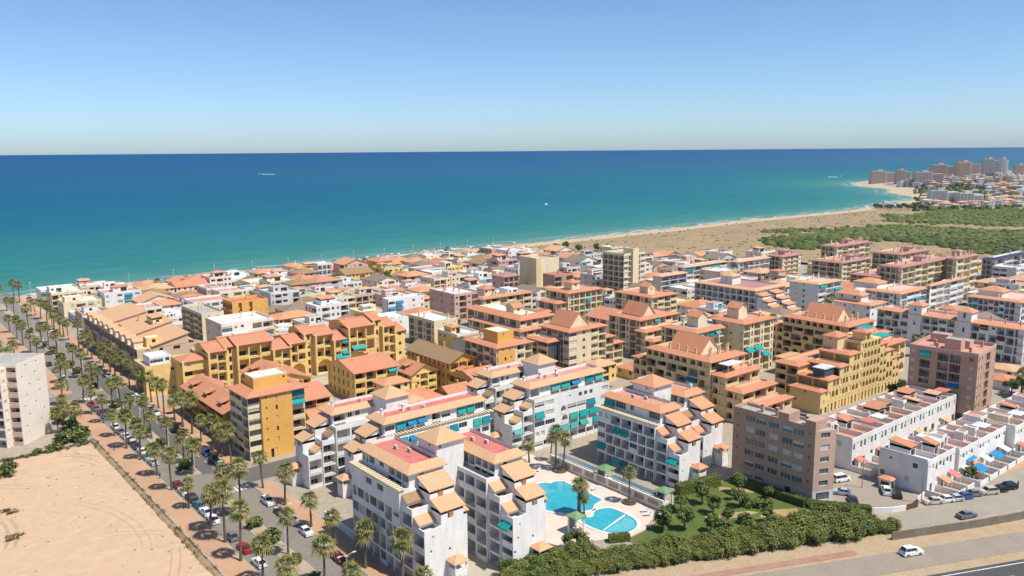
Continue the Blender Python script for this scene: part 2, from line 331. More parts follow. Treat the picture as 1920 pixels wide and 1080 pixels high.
    def roof_gable(s,x0,y0,x1,y1,z,rise=2.,ov=.4,axis='x',t=TERRA,gm=None):
        a0,b0,a1,b1=s._r(x0,y0,x1,y1); 
        if s.sw: axis={'x':'y','y':'x'}[axis]
        m=MB(); gm=gm or s.wm; th=.18
        if axis=='x':   # ridge along x
            c=(b0+b1)/2; k=rise/((b1-b0)/2); lo=z-k*ov
            for sg,b in ((1,b0-ov),(-1,b1+ov)):
                T=[(a0-ov,b,lo),(a1+ov,b,lo),(a1+ov,c,z+rise),(a0-ov,c,z+rise)]; m.poly([(x,y,w+th) for x,y,w in T],t); m.poly(T[::-1],gm); m.poly([T[0],T[1],(T[1][0],b,lo+th),(T[0][0],b,lo+th)],t)
                for q in (0,1): A,B=T[q],T[3-q]; m.poly([A,B,(B[0],B[1],B[2]+th),(A[0],A[1],A[2]+th)],t)
            for a in (a0,a1): s.wall.poly([(a,b0,z),(a,b1,z),(a,c,z+rise)],gm)
        else:
            c=(a0+a1)/2; k=rise/((a1-a0)/2); lo=z-k*ov
            for a in (a0-ov,a1+ov):
                T=[(a,b0-ov,lo),(a,b1+ov,lo),(c,b1+ov,z+rise),(c,b0-ov,z+rise)]; m.poly([(x,y,w+th) for x,y,w in T],t); m.poly(T[::-1],gm); m.poly([T[0],T[1],(a,T[1][1],lo+th),(a,T[0][1],lo+th)],t)
                for q in (0,1): A,B=T[q],T[3-q]; m.poly([A,B,(B[0],B[1],B[2]+th),(A[0],A[1],A[2]+th)],t)
            for b in (b0,b1): s.wall.poly([(a0,b,z),(a1,b,z),(c,b,z+rise)],gm)
        return m.obj('roof',s.root)
    def roof_shed(s,x0,y0,x1,y1,zl,zh,low='S',ov=.35,t=TERRA,name='roof'):
        a0,b0,a1,b1=s._r(x0,y0,x1,y1); 
        if s.sw: low={'S':'W','W':'S','N':'E','E':'N'}[low]
        zz={'S':lambda x,y:(y-b0)/(b1-b0),'N':lambda x,y:(b1-y)/(b1-b0),'W':lambda x,y:(x-a0)/(a1-a0),'E':lambda x,y:(a1-x)/(a1-a0)}[low]
        C=[(a0,b0),(a1,b0),(a1,b1),(a0,b1)]; 
        for i in range(4):
            p,q=C[i],C[(i+1)%4]; s.wall.poly([(*p,zl-.6),(*q,zl-.6),(*q,zl+(zh-zl)*zz(*q)),(*p,zl+(zh-zl)*zz(*p))],s.wm)
        O=[(a0-ov,b0-ov),(a1+ov,b0-ov),(a1+ov,b1+ov),(a0-ov,b1+ov)]; Z=[zl+(zh-zl)*zz(*p) for p in O]; m=MB()
        m.poly([(*p,z+.2) for p,z in zip(O,Z)],t); m.poly([(*p,z+.01) for p,z in reversed(list(zip(O,Z)))],s.wm)
        for i in range(4): j=(i+1)%4; m.poly([(*O[i],Z[i]+.01),(*O[j],Z[j]+.01),(*O[j],Z[j]+.2),(*O[i],Z[i]+.2)],t)
        return m.obj(name,s.root)
    def roof_flat(s,x0,y0,x1,y1,z,ph=.9,terr=WTER,pm=None):
        a0,b0,a1,b1=s._r(x0,y0,x1,y1); m=MB(); pm=pm or s.wm; t=.2
        m.box(a0,b0,z,a1,b0+t,z+ph,pm); m.box(a0,b1-t,z,a1,b1,z+ph,pm); m.box(a0,b0+t,z,a0+t,b1-t,z+ph,pm); m.box(a1-t,b0+t,z,a1,b1-t,z+ph,pm); m.obj('parapet',s.root)
        d=MB(); d.poly([(a0+t,b0+t,z+.03),(a1-t,b0+t,z+.03),(a1-t,b1-t,z+.03),(a0+t,b1-t,z+.03)],terr); d.obj('terrace',s.root)
    def chim(s,x,y,z,h=1.4,m=None,wd=.6):
        if s.sw: x,y=y,x
        s.part('chimney',me_chimney(h,m or s.wm,wd),(x-s.x,y-s.y,z))
    def thing(s,name,me,x,y,z,rz=0):
        if s.sw: x,y=y,x; rz=-PI/2-rz
        s.part(name,me,(x-s.x,y-s.y,z),rz)
    def clutter(s,x0,y0,x1,y1,z,n=3,seed=0):
        r=random.Random(seed)
        for i in range(n):
            k=r.choice('acAt') ; me={'a':me_ac(),'c':me_chimney(1.1,s.wm,.5),'A':me_antenna(),'t':me_tank()}[k]; nm={'a':'air_conditioner','c':'chimney','A':'antenna','t':'water_tank'}[k]
            s.thing(nm,me,r.uniform(x0+.8,x1-.8),r.uniform(y0+.8,y1-.8),z,0)
    def done(s):
        s.wall.obj('wall',s.root)
        for k,e in s.extra.items(): o=e.obj(k,s.root); o['kind']='stuff'
        return s
# ---------------------------------------------------------------- setting: land, sea, roads
SHORE=[(-3000,500),(-600,540),(0,553),(68,555),(157,553),(275,562),(371,565),(451,563),(630,567),(834,578),(988,572),(1090,580),(1168,597),(1300,618),(1373,648),(1440,705),(1500,760),(1600,800),(1667,868),(1725,940),(1789,985),(1860,1015),(1948,1045),(2044,1045),(2400,1060),(3200,1100),(6000,900),(9000,500)]
def shore_y(x):
    for (a,b),(c,d) in zip(SHORE,SHORE[1:]):
        if a<=x<=c: return b+(d-b)*(x-a)/(c-a)
    return SHORE[0][1] if x<SHORE[0][0] else SHORE[-1][1]
def offshore(x,y):
    best=1e9; ins=y<shore_y(x)
    for (a,b),(c,d) in zip(SHORE,SHORE[1:]):
        dx,dy=c-a,d-b; t=max(0,min(1,((x-a)*dx+(y-b)*dy)/(dx*dx+dy*dy))); best=min(best,math.hypot(x-a-t*dx,y-b-t*dy))
    return -best if ins else best
def ss(a,b,x): t=max(0,min(1,(x-a)/(b-a))); return t*t*(3-2*t)
def ground_z(x,y):
    d=-offshore(x,y); z=-1.3+1.3*ss(-2,26,d)
    hill=30*ss(1250,2100,x)*ss(20,260,d) + 45*ss(1900,3200,x)*ss(60,500,d)
    return z+hill
# land
xs=[-3000,-1200,-600,-300,-150]+list(range(-80,900,24))+list(range(900,2300,36))+[2400,2600,2900,3200,4000,5000,6500,9000]
fr=[0,.3,.5,.65,.75,.82,.87,.91]; near=[-120,-80,-55,-40,-30,-22,-15,-9,-4,0,6,14]
m=MB(); SAND=mat('beach_sand',(.53,.405,.275),n=(.05,.06),n2=(.6,.08)); m.slot(SAND)
PAVE=mat('town_paving',(.43,.36,.285),n=(.06,.12),n2=(.7,.10),dark=(.36,.31,.25)); m.slot(PAVE)
cols=[]
for x in xs:
    sy=shore_y(x); y0=-2500; ys=[y0+(sy-130-y0)*q for q in fr]+[sy+q for q in near]; cols.append([(x,y,ground_z(x,y)) for y in ys])
idx=[]
for c in cols: idx.append(len(m.v)); m.v+=c
for i in range(len(cols)-1):
    for j in range(len(cols[0])-1):
        a,b=idx[i]+j,idx[i+1]+j; m.f.append((a,b,b+1,a+1)); m.m.append(0 if j>=9 else 1)
struct('ground',m,smooth=True)
# sea
def sea_mat():
    m=bpy.data.materials.new('sea_water'); m.use_nodes=True; t=m.node_tree; b=t.nodes['Principled BSDF']
    b.inputs['Roughness'].default_value=.6; b.inputs['Specular IOR Level'].default_value=.015
    at=t.nodes.new('ShaderNodeAttribute'); at.attribute_name='offshore'
    geo=t.nodes.new('ShaderNodeNewGeometry')
    lg=t.nodes.new('ShaderNodeMath'); lg.operation='LOGARITHM'; lg.inputs[1].default_value=10
    mp=t.nodes.new('ShaderNodeMapping'); mp.inputs['Scale'].default_value=(.0022,.006,1); t.links.new(geo.outputs['Position'],mp.inputs[0])
    nz=t.nodes.new('ShaderNodeTexNoise'); nz.inputs['Scale'].default_value=1.; nz.inputs['Detail'].default_value=5; t.links.new(mp.outputs[0],nz.inputs['Vector'])
    ml=t.nodes.new('ShaderNodeMath'); ml.operation='MULTIPLY_ADD'; ml.inputs[1].default_value=1.3; ml.inputs[2].default_value=.4; t.links.new(nz.outputs[0],ml.inputs[0])
    mm=t.nodes.new('ShaderNodeMath'); mm.operation='MULTIPLY'; t.links.new(at.outputs['Fac'],mm.inputs[0]); t.links.new(ml.outputs[0],mm.inputs[1])
    mx=t.nodes.new('ShaderNodeMath'); mx.operation='MAXIMUM'; mx.inputs[1].default_value=1.; t.links.new(mm.outputs[0],mx.inputs[0]); t.links.new(mx.outputs[0],lg.inputs[0])
    dv=t.nodes.new('ShaderNodeMath'); dv.operation='DIVIDE'; dv.inputs[1].default_value=5.; t.links.new(lg.outputs[0],dv.inputs[0])
    r=t.nodes.new('ShaderNodeValToRGB'); t.links.new(dv.outputs[0],r.inputs[0]); e=r.color_ramp.elements
    # log10(metres offshore)/5
    stops=[(0.,(0.1785,0.2205,0.1836)),(.16,(0.105,0.21,0.189)),(.27,(0.063,0.1943,0.1814)),(.40,(0.0264,0.165,0.1642)),(.50,(0.0143,0.132,0.1704)),(.58,(0.0055,0.1012,0.168)),(.66,(0.00176,0.0792,0.1656)),(.75,(0.00044,0.0671,0.1716)),(.86,(0.00022,0.0627,0.174)),(1.,(0.00022,0.0638,0.18))]
    e[0].position,e[0].color=stops[0][0],(*stops[0][1],1); e[1].position,e[1].color=stops[-1][0],(*stops[-1][1],1)
    for p,c in stops[1:-1]: q=e.new(p); q.color=(*c,1)
    # ripple mottling, long crests parallel to the shore
    mp2=t.nodes.new('ShaderNodeMapping'); mp2.inputs['Scale'].default_value=(.03,.12,1); t.links.new(geo.outputs['Position'],mp2.inputs[0])
    n2=t.nodes.new('ShaderNodeTexNoise'); n2.inputs['Scale'].default_value=1.; n2.inputs['Detail'].default_value=6; n2.inputs['Roughness'].default_value=.65; t.links.new(mp2.outputs[0],n2.inputs['Vector'])
    mr=t.nodes.new('ShaderNodeMapRange'); mr.inputs[1].default_value=.3; mr.inputs[2].default_value=.7; mr.inputs[3].default_value=.80; mr.inputs[4].default_value=1.12; t.links.new(n2.outputs[0],mr.inputs[0])
    x=t.nodes.new('ShaderNodeMix'); x.data_type='RGBA'; x.blend_type='MULTIPLY'; x.inputs[0].default_value=1; t.links.new(r.outputs[0],x.inputs[6]); t.links.new(mr.outputs[0],x.inputs[7])
    # foam of small breakers
    fo=t.nodes.new('ShaderNodeMath'); fo.operation='SINE'; f1=t.nodes.new('ShaderNodeMath'); f1.operation='MULTIPLY_ADD'; f1.inputs[1].default_value=.55; t.links.new(at.outputs['Fac'],f1.inputs[0])
    mp3=t.nodes.new('ShaderNodeMapping'); mp3.inputs['Scale'].default_value=(.025,.05,1); t.links.new(geo.outputs['Position'],mp3.inputs[0])
    n3=t.nodes.new('ShaderNodeTexNoise'); n3.inputs['Scale'].default_value=1.; n3.inputs['Detail'].default_value=4; t.links.new(mp3.outputs[0],n3.inputs['Vector'])
    f2=t.nodes.new('ShaderNodeMath'); f2.operation='MULTIPLY'; f2.inputs[1].default_value=14; t.links.new(n3.outputs[0],f2.inputs[0]); t.links.new(f2.outputs[0],f1.inputs[2]); t.links.new(f1.outputs[0],fo.inputs[0])
    th=t.nodes.new('ShaderNodeMapRange'); th.inputs[1].default_value=.78; th.inputs[2].default_value=.95; t.links.new(fo.outputs[0],th.inputs[0])
    nr=t.nodes.new('ShaderNodeMapRange'); nr.inputs[1].default_value=22; nr.inputs[2].default_value=6; t.links.new(at.outputs['Fac'],nr.inputs[0])
    fm=t.nodes.new('ShaderNodeMath'); fm.operation='MULTIPLY'; t.links.new(th.outputs[0],fm.inputs[0]); t.links.new(nr.outputs[0],fm.inputs[1])
    fk=t.nodes.new('ShaderNodeMath'); fk.operation='MULTIPLY'; fk.inputs[1].default_value=.6; t.links.new(fm.outputs[0],fk.inputs[0])
    y=t.nodes.new('ShaderNodeMix'); y.data_type='RGBA'; y.inputs[7].default_value=(.6,.6,.58,1); t.links.new(fk.outputs[0],y.inputs[0]); t.links.new(x.outputs[2],y.inputs[6])
    t.links.new(y.outputs[2],b.inputs['Base Color']); return m
SEA=sea_mat(); m=MB(); m.slot(SEA); head=math.atan2(FWD.x,FWD.y)
radii=[260*1.045**k for k in range(0,152)]; radii[-1]=250000.; N=180; off=[]
for r in radii:
    for k in range(N+1):
        a=head+R_(-65+130*k/N); x,y=r*math.sin(a),r*math.cos(a); m.v.append((x,y,-.75)); off.append(max(0,offshore(x,y)) if r<40000 else r)
for i in range(len(radii)-1):
    for k in range(N): a=i*(N+1)+k; m.f.append((a,a+N+1,a+N+2,a+1)); m.m.append(0)
me=m.mesh('sea'); at=me.attributes.new('offshore','FLOAT','POINT'); at.data.foreach_set('value',off)
o=link('sea',me); o['kind']='structure'
cam.clip_end=300000
# sheets
def sheet(name,pts,z,mt,rm=0):
    m=MB(); m.poly([(*p,z) for p in pts],mt); return struct(name,m)
def rect(x0,y0,x1,y1): return [(x0,y0),(x1,y0),(x1,y1),(x0,y1)]
LOT=mat('bare_sandy_earth',(.56,.40,.265),n=(.035,.05),n2=(.45,.06),dark=(.52,.36,.235),bump=.25)
def _tracks(m):   # old wheel tracks and graded streaks in the earth
    t=m.node_tree; b=t.nodes['Principled BSDF']; src=b.inputs['Base Color'].links[0].from_socket; geo=[n for n in t.nodes if n.type=='NEW_GEOMETRY'][0]
    for rot,sc,lo,hi,cc in ((.9,(.06,.45,1),.56,.74,(.49,.33,.20)),(-.5,(.05,.4,1),.57,.74,(.60,.45,.31)),(1.5,(.16,.9,1),.62,.76,(.46,.31,.18)),(0.1,(.05,.07,1),.52,.75,(.50,.34,.215))):
        mp=t.nodes.new('ShaderNodeMapping'); mp.inputs['Scale'].default_value=sc; mp.inputs['Rotation'].default_value=(0,0,rot); t.links.new(geo.outputs['Position'],mp.inputs[0])
        q=t.nodes.new('ShaderNodeTexNoise'); q.inputs['Scale'].default_value=1.; q.inputs['Detail'].default_value=4; q.inputs['Distortion'].default_value=1.6; t.links.new(mp.outputs[0],q.inputs['Vector'])
        r=t.nodes.new('ShaderNodeMapRange'); r.inputs[1].default_value=lo; r.inputs[2].default_value=hi; r.inputs[4].default_value=.6; t.links.new(q.outputs[0],r.inputs[0])
        x=t.nodes.new('ShaderNodeMix'); x.data_type='RGBA'; x.inputs[7].default_value=(*cc,1); t.links.new(r.outputs[0],x.inputs[0]); t.links.new(src,x.inputs[6]); src=x.outputs[2]
    t.links.new(src,b.inputs['Base Color'])
_tracks(LOT)
ASPH=mat('worn_asphalt',(.265,.235,.20),n=(.13,.10),n2=(1.5,.08),dark=(.215,.19,.16))
ASPHD=mat('dark_asphalt',(.135,.125,.115),n=(.10,.08),n2=(1.5,.06))
HWY=mat('highway_asphalt',(.085,.085,.088),n=(.10,.08),n2=(1.5,.06))
WALK=mat('orange_paving',(.49,.30,.185),n=(.12,.07),n2=(2.,.07))
MEDI=mat('median_paving',(.43,.335,.245),n=(.2,.08),n2=(2.,.06))
KERB=mat('kerb_stone',(.50,.46,.40))
PAINT=mat('road_paint',(.72,.72,.70))
sheet('vacant_lot',rect(-260,-120,49.2,246),.03,LOT)
sheet('road',rect(55.4,40,71.2,548),.02,ASPH).name='avenue'
sheet('side_street',rect(71.2,190.5,200,200),.02,ASPHD)
sheet('side_street',rect(71.2,288.5,300,297),.02,ASPH)
sheet('side_street',rect(-200,296,55.4,304),.02,ASPH)
sheet('road',rect(64.4,203,71.2,330),.028,ASPHD)
sheet('road',rect(71.2,-20,190,-10),.02,ASPH)
def slab(name,x0,y0,x1,y1,z,mt):
    m=MB(); t=.18; m.box(x0,y0,-.2,x0+t,y1,z+.01,KERB); m.box(x1-t,y0,-.2,x1,y1,z+.01,KERB); m.box(x0+t,y0,-.2,x1-t,y1,z,mt); return struct(name,m)
slab('pavement',49.9,70,55.4,295,.14,WALK); slab('pavement',49.9,305,55.4,540,.14,WALK)
slab('pavement',71.2,100,75.8,188,.14,WALK); slab('pavement',71.2,203,75.8,287,.14,WALK); slab('pavement',71.2,298,75.8,540,.14,WALK)
for y0,y1 in ((100,183),(204,285),(301,405),(414,540)): slab('median',61.2,y0,64.4,y1,.14,MEDI)
for (x0,x1,yy) in ((64.9,71,187.2),(55.8,61,292)):
    m=MB(); n=6
    for k in range(n): a=x0+(x1-x0)*(k+.15)/n; m.box(a,yy,.034,a+.55,yy+3.2,.036,PAINT)
    struct('zebra_crossing',m)
m=MB()
for y0,y1 in ((204,285),(301,400)):
    y=y0
    while y<y1: m.box(67.9,y,.032,68.05,y+2.5,.036,PAINT); y+=6
struct('lane_marking',m)
# strips along the highway (bottom right)
HD=Vector((.915,-.403)).normalized(); HN=Vector((-HD.y,HD.x)); HO=Vector((126.2,85.4))
def hs(a,b): p=HO+HD*a+HN*b; return (p.x,p.y)
def strip(name,b0,b1,z,mt,a0=-140,a1=220): return sheet(name,[hs(a0,b0),hs(a1,b0),hs(a1,b1),hs(a0,b1)],z,mt)
VERGE=mat('dry_verge',(.50,.375,.25),n=(.3,.10),n2=(2.2,.12),dark=(.42,.30,.17))
strip('verge',-60,7.5,.05,VERGE)
strip('service_road',-6.9,0.,.09,mat('service_asphalt',(.335,.28,.225),dark=(.28,.235,.19),n=(.12,.10),n2=(1.5,.06)))
strip('highway',-40,-9.6,.09,HWY)
m=MB(); 
def hbar(m,a0,a1,b0,b1,z,mt): m.poly([(*hs(a0,b0),z),(*hs(a1,b0),z),(*hs(a1,b1),z),(*hs(a0,b1),z)],mt)
hbar(m,-140,220,-10.75,-10.5,.098,PAINT)
for k in range(-12,20): hbar(m,k*11.,k*11.+4.5,-14.3,-14.15,.098,PAINT)
struct('lane_marking',m)
m=MB(); hbar(m,-40,26.,1.0,2.9,.10,mat('red_brick_path',(.43,.245,.18),n2=(4,.12))); struct('brick_path',m)
# parking court and car park in front of the row houses
CONC=mat('pale_concrete',(.46,.40,.335),n=(.12,.07),n2=(1.6,.05))
sheet('parking_court',[(166.5,91.5),(171.5,85.),(180.5,80.4),(187.2,80.6),(188.6,92.6),(178,98.5),(170.5,98)],.03,mat('court_asphalt',(.33,.28,.225),n=(.15,.08),n2=(1.6,.05)))
sheet('car_park',[(172.5,80.6),(168,76.5),(180,70.5),(204,62.),(260,40),(290,60),(230,72.5),(205,77.2),(188.,78.5)],.025,mat('carpark_asphalt',(.37,.325,.27),dark=(.31,.27,.22),n=(.12,.10),n2=(1.6,.06)))
sheet('pavement',[(187.,78.4),(230,72.),(262,66),(262,69),(230,74.8),(190,80)],.06,WALK)
# ---------------------------------------------------------------- white terraced (stepped) apartment blocks
def wing(B,L,q0,w,H,p0=0.,long='',end='',pent='',perg=True,back_only=False,tile=TANT,terr=REDT,steps=2,low=1,seed=0,chimneys=2):
    """one wing: p runs along the building from its stepped end, q is depth from the long facade"""
    B.block(p0,q0,p0+L,q0+w,0,H,S=long,W='' )
    B.roof_flat(p0+.01,q0+.01,p0+L,q0+2.7,H,.5,GTER)
    B.block(p0+.6,q0+2.6,p0+L,q0+w-.02,H+.004,H+3.1,S=pent,W='  w ' if not B.sw else ' w  ')
    B.roof_eave(p0+.6,q0+2.6,p0+L,q0+w,H+3.1,t=tile,terr=terr,ov=.75,rise=1.0,bands=(1.5,.12,1.5,.12))
    if perg:   # slatted sunshade over the set-back terrace
        a0,b0,a1,b1=B._r(p0-.2,q0-.35,p0+L+.1,q0+2.6); m=MB(); n=int(L/.85)
        for k in range(n+1):
            if B.sw: y=b0+(b1-b0)*k/n; m.box(a0,y-.17,H+.62,a0+1.5,y+.17,H+.80,CREAM2)
            else: x=a0+(a1-a0)*k/n; m.box(x-.17,b0,H+.62,x+.17,b0+1.5,H+.80,CREAM2)
        if B.sw: m.box(a0+.1,b0,H+.5,a0+.3,b1,H+.615,OLDT); m.box(a0+1.25,b0,H+.5,a0+1.4,b1,H+.615,OLDT)
        else: m.box(a0,b0+.1,H+.5,a1,b0+.3,H+.615,OLDT); m.box(a0,b0+1.25,H+.5,a1,b0+1.4,H+.615,OLDT)
        m.obj('pergola',B.root)
    for k in range(chimneys): B.chim(p0+3.+k*6,q0+w-1.6,H+3.3,1.2)
    for k in range(4): B.thing('antenna' if k<2 else 'air_conditioner',me_antenna() if k<2 else me_ac(),p0+3.5+k*3.3,q0+w-2.2-(k%2)*1.2,H+3.33)
    # stepped end: two rooms with lean-to roofs going down, balconies in front of them
    z1=H+.4; qa,qb=q0+w*.42,q0+w*.95
    B.block(p0-3.7,qa,p0-.003,qb,0,z1,W='  n ' if not B.sw else ' n  '); B.roof_shed(p0-3.7,qa,p0,qb,z1,z1+1.5,'W',.3,tile)
    z2=H-2.6
    B.block(p0-6.9,qa+.25,p0-3.703,qb-.2,0,z2,W='  w /    /  n /    ' if not B.sw else ' w  /    / n  /    '); B.roof_shed(p0-6.9,qa+.25,p0-3.7,qb-.2,z2,z2+1.3,'W',.3,tile)
    # small wooden shutters in the step gables
    for (pp,zz,qq) in ((p0-3.7,z1-1.45,qa+1.9),(p0-6.9,z2-1.45,qa+2.)):
        if B.sw: B.part('shutter',me_window(1.0,1.1,WOOD,WOOD),(qq-B.x,pp-.08-B.y,zz),0)
        else: B.part('shutter',me_window(1.0,1.1,WOOD,WOOD),(pp-.08-B.x,qq+1.-B.y,zz),-PI/2)
    zb1,zb2=H-3.1,H-6.2
    rows1=max(1,round(zb1/2.9))
    B.block(p0-3.5,q0+.5,p0-.004,qa-.003,0,zb1,S='%d*L'%rows1,W='%d* '%rows1); B.roof_flat(p0-3.5,q0+.5,p0,qa,zb1,.9,REDT2)
    B.roof_shed(p0-1.7,q0+.7,p0-.02,qa-.02,zb1+1.5,zb1+2.5,'W',.25,OLDT if seed%2 else tile)
    rows2=max(1,round(zb2/2.9))
    B.block(p0-7.1,q0+.8,p0-3.504,qa+.24,0,zb2,S='%s%d*l'%('t/' if seed%2==0 else '',max(1,rows2-1)),W=('/'.join(['  n '[k%3:]+' ' for k in range(rows2)]))); B.roof_flat(p0-7.1,q0+.8,p0-3.5,qa+.2,zb2,.9,WTER)
    B.roof_shed(p0-5.2,q0+1.,p0-3.52,qa+.1,zb2+1.4,zb2+2.4,'W',.25,tile)
    # lean-to rooms on the far flank of the steps
    B.block(p0-4.6,qb+.003,p0-.1,qb+2.3,0,H-5.2); B.roof_shed(p0-4.6,qb,p0-.1,qb+2.3,H-5.2,H-4.,'W',.3,tile)
    # ground-level lookout kiosk
    B.block(p0-9.4,qa+1.5,p0-6.905,qa+4.2,0,2.4)
    a0,b0,a1,b1=B._r(p0-9.4,qa+1.5,p0-6.95,qa+4.2)
    col=cached('kioskcol',lambda:(lambda q:(q.box(0,0,0,.26,.26,2.1,WHITE),q.mesh('column'))[1])(MB()))
    for (x,y) in ((a0,b0),(a1-.26,b0),(a0,b1-.26),(a1-.26,b1-.26)): B.part('column',col,(x,y,2.403))
    B.part('balcony',me_parapet(a1-a0-.54,.7,WHITE),(a0+.27,b0+.12,2.403)); B.part('balcony',me_parapet(b1-b0-.54,.7,WHITE),(a0+.12,b1-.27,2.403),-PI/2)
    B.roof_hip(p0-9.4,qa+1.5,p0-6.95,qa+4.2,4.5,1.1,.4,tile)
def tower(B,p,q,w,H,tile=TANT,rise=2.2):
    B.block(p,q,p+w,q+w,0,H,S='  n /    /    /  n /    ' if B.sw else '    /    / ',W='   /   /w ' if not B.sw else 'n  /   / '); B.roof_hip(p,q,p+w,q+w,H,rise,.6,tile)
# W1 beside the avenue
B=Bld('terraced_apartment_block','white stepped apartment block with bright red roof terraces beside the palm avenue, nearest the camera','apartment block',75.8,127,WHITE,win=FRAME,swap=True)
H=16.9
wing(B,18.5,75.8,10.5,H,127,'  _W_W_  /agaglLW/gggglLg/LLgLLLL/LLLLgLL','','oog W llg',terr=REDT,seed=1,chimneys=0)
wing(B,18.,91.7,9.5,H,120.9,'lllll/lLlLl/LlllL/lLllL/lllLl','','lLlLLlll',perg=False,terr=REDT,seed=2,chimneys=0)
B.block(134,86.3,145.4,91.7,0,H); tower(B,130.3,86.6,6.6,H+6.2); B.done(); OCC.append((75,112,102,147))
# D beside the pool, facing it
B=Bld('terraced_apartment_block','white stepped apartment block with orange tiled roofs, to the right of the pools','apartment block',147.7,127,WHITE,win=FRAME,swap=True)
H=13.7
wing(B,19.4,147.7,9.5,H,127,'ssLLLL/gLTTLLL/gLLLgLL/TLLLLL/LLTTgLL','','Tg_w  g',tile=TERRA2,terr=REDT2,seed=4,chimneys=0)
wing(B,18.5,162.6,9.5,H,131.6,'lllll/lLlLl/LlllL/lLllL','','lLlLLlll',perg=False,tile=TERRA2,terr=REDT2,seed=3,chimneys=1)
B.block(138,157.2,150,162.6,0,H); tower(B,136.1,157.6,6.9,H+6.2,TERRA2); B.done(); OCC.append((146,117,173,150))
# B behind the pools, facing the camera
B=Bld('terraced_apartment_block','white stepped apartment block behind the pools, broad front with rows of teal awnings','apartment block',139,161.5,WHITE,win=FRAME)
wing(B,28.5,139,9.5,13.7,161.5+0,p0=139,q0=161.5) if False else None
wing(B,28.5,161.5,9.5,13.7,139,'gg _ n www_ W/Tg aggT g/gg aTTT_l/ss TTTk Tl/gl_lglglll','','LgTTb TT',tile=TANT,terr=REDT2,perg=False,seed=6,chimneys=3)
wing(B,17,177.,9.,13.7,138.,'lllll/lLlLl/LlllL/lLllL','','lww  ll',perg=False,tile=TANT,terr=REDT2,seed=5,chimneys=1)
B.block(146,171,166,177,0,13.7); tower(B,150.,172.6,6.6,13.7+6.2,TANT); B.done(); OCC.append((128,160,168,188))
# C at the avenue, behind W1
B=Bld('terraced_apartment_block','white stepped apartment block with large brown shed roofs, beside the orange tower','apartment block',94.,161.5,WHITE,win=FRAME)
wing(B,30.,161.5,9.5,13.7,94.,'gTbb_lgTg TT/gT_ggTk_TgW/TgowTTb_tlT/wwobTTbl_lgg/wwlgl_gllgl','','gTbb lg TTg',tile=TANT,terr=REDT,perg=True,seed=8,chimneys=2)
wing(B,20,176.,9.,13.7,88.,'lllll/lLlLl/LlllL/lLllL','','lww  ll',perg=False,tile=TANT,terr=REDT,seed=7,chimneys=1)
B.block(97,171,120,176,0,13.7); tower(B,100.,172.4,6.4,13.7+6.2,TANT)
B.block(107.5,174.,112.,179.,13.7,17.,S='  '); B.roof_hip(107.5,174,112,179,17.,.9,.5,TANT); B.done(); OCC.append((77,160,125,186))
# ---------------------------------------------------------------- the other apartment blocks
def solve(fn,target,lo,hi):
    for _ in range(40):
        mid=(lo+hi)/2
        if fn(mid)<target: lo=mid
        else: hi=mid
    return (lo+hi)/2
def fit(px,py,H,pxl,pxr):
    """ground rectangle of a grid-aligned block whose near roof corner is seen at (px,py), H metres up"""
    x0,y0=un(px,py,H)
    D=solve(lambda t:-proj(x0,y0+t,H)[0],-pxl,.5,120); W=solve(lambda t:proj(x0+t,y0,H)[0],pxr,.5,120)
    return (x0,y0,x0+W,y0+D)
def shrink(r,k): return (r[0]+k,r[1]+k,r[2]-k,r[3]-k)
def pat(n,row,top=None,ground=None):
    rows=[row]*n
    if top: rows[0]=top
    if ground: rows[-1]=ground
    return '/'.join(rows)
def apt(label,r,H,n,wall,Sr,Wr,roof='eave',t=TERRA,terr=REDT2,par=None,win=FRAME,cat='apartment block',name='apartment_block',group=None,chim=2,seed=0,ground=None,z0=0,finish=True,top=None,band=2.,rise=.9,ph=.9,gl=None):
    x0,y0,x1,y1=r; B=Bld(name,label,cat,x0,y0,wall,group,par=par,win=win,gl=gl); B.vary=True
    B.block(x0,y0,x1,y1,0,H,S=pat(n,Sr,top and top[0],ground) if Sr else '',W=pat(n,Wr,top and top[1],ground) if Wr else '')
    if roof=='eave': B.roof_eave(x0,y0,x1,y1,H,t=t,terr=terr,band=min(band,(x1-x0)*.3,(y1-y0)*.3),rise=rise); zc=H+.22
    elif roof=='hip': B.roof_hip(x0,y0,x1,y1,H,1.8,.5,t); zc=H+.8
    elif roof=='gx': B.roof_gable(x0,y0,x1,y1,H,2.2,.5,'x',t); zc=H+1
    elif roof=='gy': B.roof_gable(x0,y0,x1,y1,H,2.2,.5,'y',t); zc=H+1
    else: B.roof_flat(x0,y0,x1,y1,H,ph,terr); zc=H+.03
    r2=random.Random(seed+5)
    for k in range(chim): B.chim(r2.uniform(x0+2.6,x1-2.6),r2.uniform(y0+2.6,y1-2.6),zc,r2.choice((1.3,1.7,2.1)))
    return B.done() if finish else B
def tier(B,x0,y0,x1,y1,H,Sr,Wr,n,roof='eave',t=TERRA,terr=REDT2,z0=0,band=1.6,m=None):
    B.block(x0,y0,x1,y1,z0,H,S=pat(n,Sr) if Sr else '',W=pat(n,Wr) if Wr else '',m=m)
    if roof=='eave': B.roof_eave(x0,y0,x1,y1,H,t=t,terr=terr,band=min(band,(x1-x0)*.3,(y1-y0)*.3),rise=.8)
    elif roof=='hip': B.roof_hip(x0,y0,x1,y1,H,1.6,.5,t)
    elif roof=='flat': B.roof_flat(x0,y0,x1,y1,H,.8,terr)
    elif roof in ('gx','gy'): B.roof_gable(x0,y0,x1,y1,H,2.4,.5,roof[1],t)
